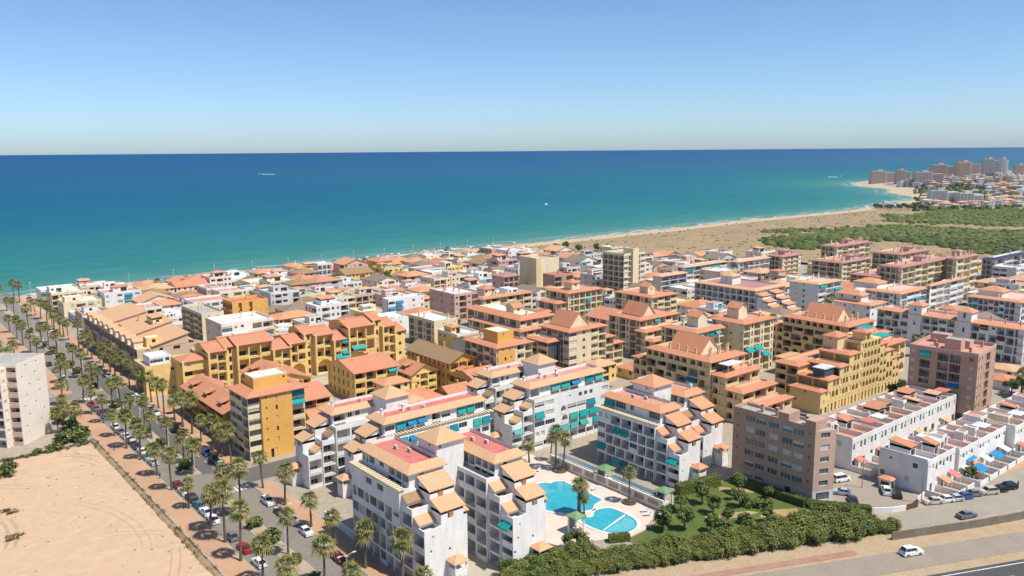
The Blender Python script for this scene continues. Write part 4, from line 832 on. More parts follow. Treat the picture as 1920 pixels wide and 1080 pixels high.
for k,(x,y) in enumerate([(43,262),(46,270),(48,281),(47,258),(50,292),(46,310),(44,322),(47,335),(42,345),(47,360),(44,380)]):
    palm(x,y,rng.choice([0,1,4]),'%s fan palm in the gardens by the pale slab, from the lot'%ordn(k+1),rng.uniform(.9,1.15),0,'garden palms by the pale slab')
# pool palms
for (x,y,i,sc,lb) in [(133.5,147.0,3,1.02,'tall slim palm in the rear planter of the big pool'),(134.8,145.6,2,.95,'second slim palm in the rear planter, nearest the long terrace wall'),(133.4,121.9,2,.82,'lone palm in the round planter between the pools and the terrace wall'),(119.3,124.2,2,.85,'slender palm at the edge between the two pools, the left one'),(120.3,124.6,1,.85,'middle palm of the three between the two pools'),(120.8,123.6,4,.8,'shortest palm of the three between the two pools'),(137.2,153.,1,.8,'small palm before the broad white block with teal awnings'),(132,155.5,4,.9,'short palm beside the corner of the broad white block')]:
    palm(x,y,i,lb,sc,.5,'palms around the pools')
def leafcloud(m,c,R,n,size,mats,r,clumps=18,fill=.55):
    C=[]
    for k in range(clumps):
        v=Vector((r.gauss(0,1),r.gauss(0,1),r.gauss(0,1)+.25)).normalized()*r.uniform(.55,1.)**.5; C.append((v,r.choice([0,0,1,1,1,2]),r.uniform(.28,.5)))
    for k in range(n):
        v,mi,rad=C[k%clumps]; q=v*.78+Vector((r.gauss(0,1),r.gauss(0,1),r.gauss(0,1))).normalized()*rad*r.uniform(.3,1)
        p=Vector((c[0]+q.x*R[0],c[1]+q.y*R[1],c[2]+q.z*R[2]))
        if p.z<.05: continue
        nrm=(q.normalized()*.7+Vector((r.gauss(0,1),r.gauss(0,1),r.gauss(0,1)))*.45+Vector((0,0,.35))).normalized(); a=nrm.cross(Vector((r.gauss(0,1),r.gauss(0,1),r.gauss(0,1)))).normalized(); b=nrm.cross(a); s=size*r.uniform(.6,1.3)
        mm=mats[min(2,max(0,mi+r.choice([-1,0,0,0,1])))]
        m.poly([p-a*s,p-b*s*.55,p+a*s,p+b*s*.55],mm)
def tree_proto(name,h,R,n,size,mats,seed,trunk=True,cz=None):
    r=random.Random(seed); root=bpy.data.objects.new(name,None); COL.objects.link(root); cz=cz if cz is not None else h-R[2]*.85
    if trunk:
        m=MB(); m.tube([(0,0,-.1),(.05,0,cz*.5),(.1,.05,cz)],[.2,.15,.1],BARK,7)
        for k in range(4): a=k*1.6+r.random(); m.tube([(.05,0,cz*.6),(math.cos(a)*R[0]*.5,math.sin(a)*R[1]*.5,cz+R[2]*.2)],[.09,.04],BARK,5)
        m.obj('trunk',root)
    m=MB(); leafcloud(m,(0,0,cz),R,n,size,mats,r,34 if n>4000 else 18); m.obj('crown',root); return root
BUSH=[tree_proto('shrub',1.8,(1.5,1.5,1.1),700,.22,LF,20+k,False,.8) for k in range(3)]; used_b=set()
TREE=[tree_proto('leafy_tree',4.6,(1.9,1.9,1.7),1500,.24,LF,30+k) for k in range(3)]; used_t=set()
BELT=[tree_proto('evergreen_shrub',4.4,(2.7,2.4,2.3),4600,.185,[LO,LO,LF][k],40+k,True,2.0) for k in range(3)]; used_e=set()
DOME=[tree_proto('round_tree',5.,(3.1,3.1,2.3),2600,.24,[LF[1],LF[1],LF[2]],55,True,2.7)]; used_d=set()
DRY=[mat('dry_light',(.28,.22,.10),n2=(2,.15)),mat('dry_mid',(.17,.14,.065),n2=(2,.15)),mat('dry_dark',(.09,.075,.035),n2=(2,.15))]
# median bushes
for k,(x,y) in enumerate([(62.6,166),(63,157),(62.8,145.5),(62.4,136),(62.5,126),(62.6,210),(62.4,221),(62.9,232),(62.5,245),(62.8,256),(62.3,267),(62.6,278),(62.5,307),(63,317),(62.6,331),(62.4,344),(62.7,360),(62.5,376),(62.6,390),(62.5,425),(62.4,441),(62.5,462)]):
    place(BUSH,k%3,used_b,x,y,.14,k*1.3,rng.uniform(.95,1.5),'%s round green shrub on the median, counting up the avenue'%ordn(k+1),'shrub','shrubs on the avenue median')
for k,(x,y,s) in enumerate([(44,252,2.0),(46.5,250,1.5),(47.8,255,1.6),(42,254,1.4),(40,247.5,1.2),(38,246.8,1.1),(35,246.5,1.0),(25.5,235,2.2),(46,262,1.9),(47,271,2.0),(45.5,279,2.1)]):
    place(BUSH,k%3,used_b,x,y,0,k*1.7,s,'%s garden shrub by the pale slab, from its street corner'%ordn(k+1),'shrub','shrubs beside the pale slab')
# park
LAWN=mat('lawn',(.10,.155,.03),n=(.12,.12),n2=(1.5,.12),dark=(.14,.15,.045)); sheet('lawn',[(116,117.5),(128,110.5),(136.,114.),(148,117),(163,116),(164.2,95),(168,86.5),(160,84),(140,96),(120,108)],.045,LAWN)
sheet('dry_lawn',[(150,98.5),(157,93.5),(160.5,90),(163,91),(160,96),(154,100)],.06,mat('dry_lawn',(.42,.31,.14),n=(.3,.1)))
sheet('garden_path',[(140,104),(148,101),(152,100.),(151,102),(146,104.5),(141,106.5)],.055,mat('earth_path',(.45,.32,.19)))
sheet('garden_path',[(155,113),(163,104),(163.6,106),(157,114.5)],.055,mat('earth_path',(.45,.32,.19)))
place(DOME,0,used_d,108.4,113.2,0,0,.95,'dark round crowned tree beside the white wedge wall below the small pool','tree')
PK=[(128.5,107.8,0,1.15,'bright green tree at the end of the pool deck, the left one of the pair'),(132.5,105.2,1,1.1,'bright green tree at the end of the pool deck, the right one of the pair'),(157.5,109.5,0,1.05,'light green tree standing before the brown brick block'),(149.,96.,1,.75,'small round tree on the dry patch of the park lawn'),(160.2,92.6,2,.72,'little clipped tree near the corner of the brown brick block'),(151,104.5,2,.9,'small spreading tree in the middle of the park lawn'),(146,111,1,1.05,'dark leaved tree by the white block corner at the park edge'),(143.5,106,0,.95,'flowering leafy tree left of the pale rocks in the park'),(160,103.,2,.65,'small tree squeezed between the box hedge and the brick block'),(139,111.5,2,.85,'tree beside the end pillar of the long terrace wall'),(136,101,0,.9,'light tree rising above the evergreen belt, below the pool deck end'),(153,108,1,.6,'tiny tree beside the pale garden bench')]
for (x,y,i,s,lb) in PK: place(TREE,i,used_t,x,y,0,rng.uniform(0,6),s,lb,'tree')
for k,(x,y,s) in enumerate([(154.5,102,1.2),(152.8,103.6,1.1),(155.8,100.6,1.1),(137.5,113.4,.9),(131.6,110,.9),(145.5,103.3,1.),(140,100.5,1.3),(145.,98.5,1.3)]):
    place(BUSH,k%3,used_b,x,y,0,k,s,'%s low shrub in the park, from the lawn ring outwards'%ordn(k+1),'shrub','park shrubs')
def hedge(name,a,b,w,h,label,mats=LF,dens=150):
    r=random.Random(int(a[0]*7)); a=Vector(a); b=Vector(b); d=b-a; L=d.length; rz=math.atan2(d.y,d.x); m=MB()
    m.box(0,-w/2+.12,0,L,w/2-.12,h-.12,mats[2])
    for k in range(int(L*dens*(w+2*h)/3)):
        x=r.uniform(0,L); f=r.random()*(w+2*h)
        if f<w: p=Vector((x,f-w/2,h+r.uniform(-.1,.08))); n=Vector((0,0,1))
        elif f<w+h: p=Vector((x,-w/2+r.uniform(-.08,.1),f-w)); n=Vector((0,-1,.2))
        else: p=Vector((x,w/2,f-w-h)); n=Vector((0,1,.2))
        n=(n+Vector((r.gauss(0,1),r.gauss(0,1),r.gauss(0,1)))*.35).normalized(); u=n.cross(Vector((r.gauss(0,1),r.gauss(0,1),r.gauss(0,1)))).normalized(); v=n.cross(u); s=r.uniform(.1,.2)
        m.poly([p-u*s,p-v*s*.6,p+u*s,p+v*s*.6],mats[r.choice([0,1,1,1,2])])
    return tag(m.obj(name,None,(a.x,a.y,0),rz),label,'hedge')
hedge('hedge',(162.,112.5),(162.6,95.),1.9,1.9,'long clipped green hedge along the foot of the brown brick block')
hedge('hedge',(162.9,94.2),(170.5,83.8),1.9,1.7,'clipped hedge continuing past the brick block corner to the parking court wall')
hedge('hedge',(145.5,117.8),(158.,115.6),2.2,2.6,'taller olive hedge between the white block with orange roofs and the park',LO)
hedge('hedge',(116.2,111.6),(120.2,109.6),1.2,1.7,'short dark hedge under the curved end of the small pool',LO)
hedge('hedge',(95.5,113.5),(104.5,112.5),2.4,2.2,'olive hedge below the red roofed block beside the ramp',LO)
# evergreen belt along the road
k=0
for row,(b,n,sc) in enumerate(((9.0,36,1.0),(11.4,34,1.1),(13.6,30,1.1),(15.6,20,.95))):
    for j in range(n):
        a=-44+j*(86./36)+(row*1.1)+rng.uniform(-.6,.6)
        if a>40.5 or (row==3 and -30<a<26) or (row==2 and -26<a<6): continue
        x,y=hs(a,b+rng.uniform(-.5,.5)-max(0,(a-20))*.05); k+=1
        e_=place(BELT,rng.randrange(3),used_e,x,y,0,rng.uniform(0,6.28),sc*rng.choice((.75,.9,1.,1.1,1.2))*(.7 if a<16 else .84 if a<34 else .62),'%s evergreen from the left in the %s row of the roadside belt'%(ordn(j+1),['front','second','third','back'][row]),'evergreen','dense evergreen belt beside the road'); q_=1.4 if a<34 else 1.15; e_.scale=(e_.scale.x*q_,e_.scale.x*q_,e_.scale.x)
# ragged dry weeds at the edge of the vacant lot (uncountable)
def weeds(name,spots,hgt,seed,mats=DRY,per=26):
    r=random.Random(seed); m=MB()
    for (x,y,s) in spots:
        for k in range(per):
            a=r.uniform(0,6.28); d=r.uniform(0,.7)*s; p=Vector((x+d*math.cos(a),y+d*math.sin(a),ground_z(x,y)+.02)); t=Vector((r.gauss(0,.4),r.gauss(0,.4),1)).normalized()*hgt*s*r.uniform(.4,1.1); w=Vector((math.cos(a+1.5),math.sin(a+1.5),0))*.09*s
            m.poly([p-w,p+w,p+t+w*.2,p+t-w*.2],mats[r.choice([0,1,1,2])])
    o=m.obj(name); return tag(o,'dry yellow brown weeds growing along the edge of the sandy lot','weeds',None,'stuff')
sp=[(49.2+rng.gauss(0,.3),y,rng.choice((.4,.5,.6,.8,1.2))) for y in [100+.42*k for k in range(355)]]+[(rng.uniform(20,49),247+rng.gauss(0,.5),rng.uniform(.6,1.2)) for k in range(90)]
weeds('dry_weeds',sp,.75,3)
m=MB()   # low earth bank along the lot
r=random.Random(2); Y=[90+2.2*k for k in range(73)]
ring=[]
for y in Y:
    h=.45+.2*r.random(); i=len(m.v); m.v+=[(48.5-.4*r.random(),y,.02),(48.95+.1*r.random(),y,h),(49.2,y,h*.9),(49.75,y,.02)]; ring.append(i)
k=m.slot(mat('earth_bank',(.40,.28,.165),n=(.6,.14),n2=(3,.14),bump=.4))
for a,b in zip(ring,ring[1:]):
    for q in range(3): m.f.append((a+q,b+q,b+q+1,a+q+1)); m.m.append(k)
struct('earth_bank',m,smooth=True)
def mound(x,y,s,label):
    r=random.Random(int(x*3+y)); m=MB(); leafcloud(m,(0,0,.1),(2.2*s,1.6*s,1.0*s),420,.22,DRY,r,10); tag(m.obj('brush_pile',None,(x,y,0)),label,'brush pile')
for px,py,s,lb in ((15,962,1.2,'heap of dry brush on the sandy lot at the left edge, the upper one'),(28,1010,1.3,'heap of dry brush on the sandy lot at the left edge, the lower one')): x,y=un(px,py); mound(x,y,s,lb)
# ---------------------------------------------------------------- cars, street furniture, pools, people, boats
TYRE=mat('tyre',(.02,.02,.02),.9); RIM=mat('wheel_rim',(.35,.35,.36),.35,metal=.5); CGL=mat('car_glass',(.02,.025,.03),.08,spec=.6); LAMP=mat('headlight_lens',(.7,.7,.68),.15,spec=.6); TAIL=mat('tail_light_lens',(.35,.02,.015),.3)
CC={'white':(.78,.78,.78),'silver':(.45,.46,.47),'grey':(.16,.165,.17),'black':(.018,.018,.02),'red':(.38,.018,.02),'dark red':(.20,.015,.022),'blue':(.03,.10,.28),'dark blue':(.02,.035,.075),'pale green':(.30,.48,.40),'teal':(.03,.22,.28),'beige':(.50,.44,.36),'pale blue':(.38,.46,.54)}
def cpaint(c): return mat('car_paint_'+c.replace(' ','_'),CC[c],.22,(.5,.02),(3,.02),.5)
KIND={'hatchback':dict(L=4.0,W=1.74,H=1.47,prof=[(-2.,.62),(-1.93,.92),(-1.1,.98),(2.-.18,.96),(2.,.60)],cab=[(-.95,.97),(-.25,1.45),(1.15,1.47),(1.86,1.0)]),
      'saloon':dict(L=4.55,W=1.78,H=1.43,prof=[(-2.27,.58),(-2.2,.86),(-1.15,.95),(1.35,.97),(2.2,.94),(2.27,.6)],cab=[(-1.05,.95),(-.25,1.41),(.85,1.43),(1.6,.98)]),
      'off-roader':dict(L=4.5,W=1.84,H=1.68,prof=[(-2.25,.7),(-2.15,1.0),(-1.2,1.08),(2.1,1.08),(2.25,.7)],cab=[(-1.1,1.07),(-.4,1.65),(1.6,1.68),(2.1,1.1)]),
      'van':dict(L=4.4,W=1.82,H=1.85,prof=[(-2.2,.65),(-2.1,.98),(-1.4,1.1),(2.15,1.1),(2.2,.7)],cab=[(-1.4,1.1),(-.7,1.82),(2.05,1.85),(2.17,1.12)])}
def car_meshes(kind,col):
    def mk():
        K=KIND[kind]; pt=cpaint(col); hw=K['W']/2; B=MB(); pr=K['prof']; n=len(pr)
        # lower body: side profile lofted across the width, with tumblehome
        sec=[(-hw+.05,0),(-hw,.0),(hw,0),(hw-.05,0)]
        low=[(pr[0][0],.22)]+pr+[(pr[-1][0],.22)]
        for s in (-1,1):
            B.poly([(x,s*(hw if z<.8 else hw-.07),z) for x,z in (low if s<0 else low[::-1])],pt)
        for (x0,z0),(x1,z1) in zip(low,low[1:]):
            a=hw if z0<.8 else hw-.07; b=hw if z1<.8 else hw-.07; B.poly([(x0,-a,z0),(x0,a,z0),(x1,b,z1),(x1,-b,z1)],pt)
        B.poly([(low[0][0],hw,.22),(low[0][0],-hw,.22),(low[-1][0],-hw,.22),(low[-1][0],hw,.22)],DMETAL)
        c=K['cab']; tw=hw-.26; bw=hw-.08
        B.poly([(c[1][0],-tw,c[1][1]),(c[2][0],-tw,c[2][1]),(c[2][0],tw,c[2][1]),(c[1][0],tw,c[1][1])],pt)
        G=MB()
        G.poly([(c[0][0],-bw,c[0][1]),(c[1][0],-tw,c[1][1]),(c[1][0],tw,c[1][1]),(c[0][0],bw,c[0][1])],CGL); G.poly([(c[3][0],bw,c[3][1]),(c[2][0],tw,c[2][1]),(c[2][0],-tw,c[2][1]),(c[3][0],-bw,c[3][1])],CGL)
        for s in (-1,1):
            G.poly([(c[0][0],s*bw,c[0][1]),(c[3][0],s*bw,c[3][1]),(c[2][0],s*tw,c[2][1]),(c[1][0],s*tw,c[1][1])],CGL)
            for x in ((c[1][0]+c[2][0])/2,):   # pillars
                B.box(x-.05,s*(bw+.01)-.02 if s<0 else s*bw-.0,c[0][1],x+.05,s*bw+.0 if s<0 else s*bw+.02,c[0][1]+.02,pt)
            e=.035
            for (q0,q1) in ((c[0],c[1]),(c[3],c[2]),(((c[1][0]+c[2][0])/2,c[0][1]),((c[1][0]+c[2][0])/2,c[1][1]))):
                B.tube([(q0[0],s*(bw+.0),q0[1]),(q1[0],s*tw,q1[1])],[e,e],pt,4)
            B.tube([(c[1][0],s*tw,c[1][1]),(c[2][0],s*tw,c[2][1])],[e,e],pt,4); B.box(-.75 if kind!='saloon' else -.85,s*(hw-.02)-.09,c[0][1]-.02,-.6,s*(hw-.02)+.09,c[0][1]+.13,pt)
        return (B.mesh('body'),G.mesh('windows'))
    return cached(('car',kind,col),mk)
def me_wheel():
    def mk():
        m=MB(); m.tube([(0,-.1,0),(0,.1,0)],[.31,.31],TYRE,14); k=len(m.v); m.poly([(.31*math.cos(a*PI/7),-.1,.31*math.sin(a*PI/7)) for a in range(14)],TYRE); return m.mesh('wheel')
    return cached('wheel',mk)
def me_rim():
    def mk():
        m=MB()
        for y in (-.105,.105): m.poly([(.19*math.cos(a*PI/5),y,.19*math.sin(a*PI/5)) for a in range(10)],RIM)
        return m.mesh('rim')
    return cached('rim',mk)
def me_lamp(mm):
    def mk(): m=MB(); m.box(-.04,-.2,0,.04,.2,.14,mm); return m.mesh('headlight')
    return cached(('lamp',mm.name),mk)
def car(x,y,head,col,kind,label,group,z=.03):
    """head: heading of the bonnet, degrees from +X"""
    r=empty('parked_car' if 'parked' in label else 'car',label,'car',(x,y,z),R_(head)+PI,group); b,g=car_meshes(kind,col); link('body',b,r); link('windows',g,r); K=KIND[kind]
    for sx in (-.31,.31):
        for sy in (-1,1): w=link('wheel',me_wheel(),r,(sx*K['L'],sy*(K['W']/2-.09),.31)); link('rim',me_rim(),w)
    p=K['prof']
    for sy in (-1,1): link('headlight',me_lamp(LAMP),r,(p[0][0]+.0,sy*(K['W']/2-.3),p[0][1]+.02)); link('tail_light',me_lamp(TAIL),r,(p[-1][0]-.04,sy*(K['W']/2-.25),p[-1][1]+.08))
    return r
KS=['hatchback','hatchback','saloon','off-roader','hatchback','van']
ROWS=[('left kerb',57.0,90,[(149.2,'white','hatchback'),(157,'red','saloon'),(163.8,'grey','hatchback'),(174.5,'white','saloon'),(179.5,'white','hatchback'),(184.2,'teal','hatchback'),(189.3,'black','off-roader'),(194.5,'white','hatchback'),(199.5,'dark red','hatchback'),(219,'silver','saloon'),(224.2,'pale green','hatchback'),(229.2,'white','hatchback'),(234.5,'dark blue','saloon'),(239.8,'black','off-roader'),(245.2,'white','hatchback'),(250.5,'grey','hatchback'),(256,'white','hatchback'),(268,'teal','hatchback'),(273.5,'dark red','hatchback'),(279,'grey','saloon'),(285,'red','hatchback'),(136,'silver','saloon'),(121,'dark blue','hatchback'),(326,'white','hatchback'),(340,'grey','saloon'),(352,'black','hatchback')]),
      ('right kerb',69.9,-90,[(141.2,'dark red','saloon'),(135.5,'grey','saloon'),(148.5,'white','hatchback'),(155.7,'white','hatchback'),(162.8,'white','hatchback'),(168.5,'dark blue','hatchback'),(175.8,'white','off-roader'),(205.5,'silver','saloon'),(210.6,'black','saloon'),(216.4,'blue','hatchback'),(223.5,'dark red','hatchback'),(230,'black','hatchback'),(236,'dark red','hatchback'),(242.5,'black','off-roader'),(248.3,'dark blue','hatchback'),(254,'dark red','saloon'),(261.5,'white','hatchback'),(267,'silver','hatchback'),(273,'black','saloon'),(282,'white','van'),(318,'white','saloon'),(324,'dark blue','hatchback'),(332,'dark blue','saloon'),(337.5,'white','hatchback'),(343,'silver','saloon'),(372,'grey','hatchback'),(378,'black','saloon'),(384,'pale blue','hatchback'),(420,'white','hatchback'),(428,'silver','saloon')])]
for nm,x,hd,L in ROWS:
    cnt={}
    for (y,c,kd) in sorted(L):
        cnt[c]=cnt.get(c,0)+1
        car(x+rng.uniform(-.12,.12),y,hd+rng.uniform(-2,2),c,kd,'%s %s parked at the avenue %s, %s %s car from below'%(c,kd,nm,ordn(cnt[c]),c),'cars parked along the avenue')
car(59.6,171.5,90,'white','hatchback','white hatchback driving in the left lane beside the parked cars','cars on the avenue') if False else None
for (px,py,hd,c,kd,lb) in [(1708,1040,-24,'white','off-roader','white off-roader driving along the service road beside the highway'),
    (1578,927,120,'pale blue','hatchback','pale blue hatchback parked inside the walled court by the brick block'),(1599,942,40,'dark blue','saloon','dark blue car parked by the court wall, nearest the hedge'),(1661,924,35,'white','off-roader','white off-roader parked next to the black car in the walled court'),(1682,931,35,'black','hatchback','black hatchback parked beside the little tiled gate house'),(1577,902,-20,'white','van','white van parked at the garden gates behind the court'),
    (1749,944,150,'beige','saloon','beige saloon parked at the left end of the line facing the white houses'),(1771,941,150,'white','hatchback','white hatchback parked second in the line facing the white houses'),(1789,939,150,'silver','hatchback','silver hatchback parked third in the line facing the white houses'),(1806,935,150,'blue','hatchback','bright blue hatchback parked in the line facing the white houses'),(1822,930,150,'grey','saloon','grey saloon parked to the right of the bright blue hatchback'),(1853,926,150,'beige','off-roader','beige off-roader parked left of the two black cars'),(1872,922,150,'black','hatchback','black hatchback parked second from the right end of the line'),(1888,917,150,'black','off-roader','big black off-roader parked at the right end of the line'),
    (1812,970,-20,'grey','saloon','grey saloon parked alone by the long fence wall'),(1592,968,-24,'grey','hatchback','grey car parked half hidden by the end of the evergreen belt'),
    (1330,845,90,'white','van','white van parked behind the white block with orange roofs'),(1338,862,90,'dark blue','hatchback','dark blue car parked behind the white block with orange roofs')]:
    x,y=un(px,py); car(x,y,hd,c,kd,lb,'cars parked by the row houses' if px>1560 and 'driving' not in lb else None,.1 if 'driving' in lb else .05)
for k,(x,y,c) in enumerate([(170,262,'silver'),(172,268,'dark blue'),(176,255,'white'),(171,275,'grey'),(298,112,'white'),(300,104,'beige'),(303,96,'grey')]): car(x,y,90+k*7,c,'hatchback','%s hatchback parked in the street gap behind the %s'%(c,'long brown roofed house' if k<4 else 'brick tower'),'cars in back streets',.03)
# street lamps
def lamp_proto():
    root=bpy.data.objects.new('street_lamp',None); COL.objects.link(root); m=MB(); m.tube([(0,0,0),(0,0,4),(0,0,8.6)],[.11,.08,.06],WMETAL,7); m.obj('pole',root)
    for s in (-1,1): m=MB(); m.tube([(0,0,8.5),(s*.7,0,8.85),(s*1.5,0,8.9)],[.05,.04,.04],WMETAL,5); a=m.obj('arm',root); m=MB(); m.box(s*1.5-.35,-.14,8.82,s*1.5+.35,.14,8.97,WMETAL); m.obj('lamp_head',a)
    return root
LP=lamp_proto()
for k,y in enumerate([126,153,177,208,229,256,281,306,329,358,389,424,459]):
    o=LP if k==0 else copytree(LP); o.location=(64.0,y,.14); tag(o,'white twin armed street lamp on the median, %s up the avenue'%ordn(k+1),'street lamp','street lamps on the median')
# people on the pavement
SKIN=mat('skin',(.42,.24,.16)); CL={'black':mat('black_cloth',(.02,.02,.025)),'blue':mat('blue_cloth',(.05,.09,.22)),'white':mat('white_cloth',(.7,.7,.7)),'red':mat('red_cloth',(.4,.03,.04))}
def person(x,y,top,bot,label,rz=0,z=.14):
    def limb(m,P,r): m.tube(P,r,SKIN,7)
    root=empty('person',label,'person',(x,y,z),rz); m=MB()
    m.tube([(0,0,.80),(0,0,1.0),(0,0,1.28),(0,.0,1.44),(0,0,1.5),(0,.01,1.56),(0,.02,1.66),(0,.02,1.74),(0,.02,1.78)],[.14,.13,.155,.14,.055,.075,.10,.08,.02],SKIN,10)
    for s,f in ((-1,.18),(1,-.16)):
        m.tube([(s*.09,0,.86),(s*.1,f*.7,.47),(s*.1,f+.04*(-1 if f<0 else 0),.06),(s*.1,f+.16,.03)],[.085,.06,.04,.035],SKIN,7)
        m.tube([(s*.19,0,1.4),(s*.23,-f*.6,1.13),(s*.22,-f*1.0+.06,.88),(s*.21,-f+.1,.79)],[.05,.042,.032,.035],SKIN,7)
    m.obj('body',root,smooth=True)
    m=MB(); m.tube([(0,0,.84),(0,0,1.0),(0,0,1.28),(0,0,1.43)],[.165,.155,.18,.16],CL[top],10); 
    for s,f in ((-1,.18),(1,-.16)): m.tube([(s*.17,0,1.41),(s*.225,-f*.5,1.18)],[.068,.06],CL[top],7)
    m.obj('shirt',root,smooth=True); m=MB()
    for s,f in ((-1,.18),(1,-.16)): m.tube([(s*.085,0,.9),(s*.1,f*.62,.52)],[.11,.085],CL[bot],8)
    m.obj('trousers',root,smooth=True); m=MB(); m.tube([(0,-.01,1.64),(0,-.01,1.74),(0,0,1.81)],[.107,.10,.03],mat('dark_hair',(.03,.02,.015)),9); m.obj('hair',root,smooth=True); return root
for px,py,a,b,lb in ((215,845,'black','black','person in black walking on the orange pavement beside the sandy lot'),(300,898,'blue','blue','person in blue stepping past the end of the left row of parked cars'),(211,738,'red','black','person in a red top standing on the far corner pavement under the palms'),(985,885,'blue','white','person in a blue top by the wall at the back of the pool deck'),(1908,915,'black','black','person in dark clothes on the pavement beside the car park')):
    x,y=un(px,py); person(x,y,a,b,lb,rng.uniform(0,6),.15)
# ---------------- pools and their terraces
DECK=mat('pink_deck',(.64,.53,.455),n=(.3,.06),n2=(2.,.05)); WAT=mat('pool_water',(.045,.40,.50),.08,(.25,.10),(.9,.08),.4); WAT2=mat('shallow_pool_water',(.12,.45,.50),.08,(.3,.06),(1.4,.06),.4); PTILE=mat('pool_tile',(.04,.30,.42),.4); COP=mat('pool_coping',(.74,.73,.70))
m=MB(); dk=[(103,128),(107,116.5),(112,114.5),(117,112.4),(121.5,110.2),(126,110.4),(130,112.6),(134.2,113.6),(135.6,128),(136.2,160.5),(129,160.5),(103,146)]; m.prism(dk,-.3,.3,DECK); struct('pool_deck',m)
def smooth_loop(P,n=4):
    out=[]
    for i in range(len(P)):
        p0,p1,p2,p3=[Vector(P[(i+k)%len(P)]) for k in (-1,0,1,2)]
        for k in range(n):
            t=k/n; out.append(tuple(.5*((2*p1)+(-p0+p2)*t+(2*p0-5*p1+4*p2-p3)*t*t+(-p0+3*p1-3*p2+p3)*t**3)))
    return out
def offs(P,d):
    out=[]; n=len(P)
    for i in range(n):
        a,b,c=Vector(P[i-1]),Vector(P[i]),Vector(P[(i+1)%n]); t=(c-a).normalized(); out.append((b.x+t.y*d,b.y-t.x*d))
    return out
def pool(P,label,wat,extra=None):
    root=empty('swimming_pool',label,'swimming pool',(P[0][0],P[0][1],0)); L=lambda Q,z:[(x-P[0][0],y-P[0][1],z) for x,y in Q]
    ar=sum(P[i-1][0]*P[i][1]-P[i][0]*P[i-1][1] for i in range(len(P)))
    if ar<0: P=P[::-1]; 
    O=offs(P,.75); m=MB()
    o0=root.location
    LL=lambda Q,z:[(x-o0.x,y-o0.y,z) for x,y in Q]
    a,b=LL(P,.42),LL(O,.42); a2=LL(P,.1); b2=LL(O,.3)
    for i in range(len(P)):
        j=(i+1)%len(P); m.poly([a[i],b[i],b[j],a[j]],COP); m.poly([b2[i],b2[j],b[j],b[i]],COP); m.poly([a[i],a[j],a2[j],a2[i]],PTILE)
    m.obj('coping',root); w=MB(); w.poly(LL(P,.345),wat); w.obj('water',root); return root
big=[(115.9,131.5),(117,136.5),(120.6,141),(123.5,143.6),(126.3,142.9),(126.8,141.6),(128.6,141.8),(130.2,140.6),(130,134),(129.7,126.8),(126.5,126.2),(124.4,124.6),(121.8,125.4),(119,126.6),(117.4,128)]
pool(big,'large irregular swimming pool of bright turquoise water below the white blocks',WAT)
sm=smooth_loop([(118.,121.),(119.6,123.),(121.6,121.8),(124.2,123.6),(127.6,122.8),(128.2,119.),(127.6,114.6),(125.,112.2),(121.6,112.),(118.6,114.8)],4)
r_=pool(sm,'smaller rounded swimming pool with a divided paddling end',WAT)
m=MB(); m.prism([(p[0]-r_.location.x,p[1]-r_.location.y) for p in [(127.6,117.6),(128.,118.2),(119.3,116.),(118.4,115.5)]][::-1],.1,.44,COP); m.obj('dividing_wall',r_)
m=MB(); m.poly([(p[0]-r_.location.x,p[1]-r_.location.y,.356) for p in [(118.9,115.3),(121.8,112.3),(125.,112.5),(127.3,114.8),(127.6,117.)]],WAT2); m.obj('paddling_water',r_)
# planters
SOIL=mat('planter_stone',(.14,.10,.075))
for (x,y,s,lb) in ((134.2,146.3,1.9,'dark round planter bed at the far end of the big pool'),(133.4,121.9,1.7,'round stone planter around the lone palm by the terrace wall'),(120.,124.2,1.3,'small planter between the two pools')):
    root=empty('planter',lb,'planter',(x,y,.3)); m=MB(); m.tube([(0,0,0),(0,0,.4)],[s,s*.95],SOIL,14); m.obj('stone_ring',root); m=MB(); leafcloud(m,(0,0,.55),(s*.8,s*.8,.6),260,.16,LF,random.Random(int(x)),8); m.obj('plants',root)
# long terrace wall, walkway pool strip and green roofed kiosks
CANO=mat('canopy_glass',(.12,.19,.22),.15,spec=.5)
B=Bld('terrace_wall','long low white terrace wall with tan panels along the right side of the pools','wall',135.9,114,WHITE)
B.block(135.9,114.,136.3,152,0,2.6); B.block(136.302,114,138.2,152,0,1.9,m=GREYW)  # walkway coloured grey to paint in the shade behind the wall
for k in range(9):
    y=115.5+k*4.1; q=MB(); q.box(-.16,y-114,1.0,-.003,y+2.9-114,2.2,mat('tan_panel',(.50,.37,.26))); q.obj('panel',B.root)
q=MB(); q.box(.5,1.5,2.9,2.2,17,2.96,CANO); q.box(.5,22,2.9,2.2,36,2.96,CANO); q.obj('glass_canopy',B.root)
for k in range(13):
    for x in (.55,2.05): B.part('post',cached(('cpost',),lambda:(lambda q:(q.box(0,0,0,.1,.1,1.0,WHITE),q.mesh('post'))[1])(MB())),(x,1.6+k*2.8,1.9))
B.done()
GRF=mat('green_glass_roof',(.20,.33,.16),.5)
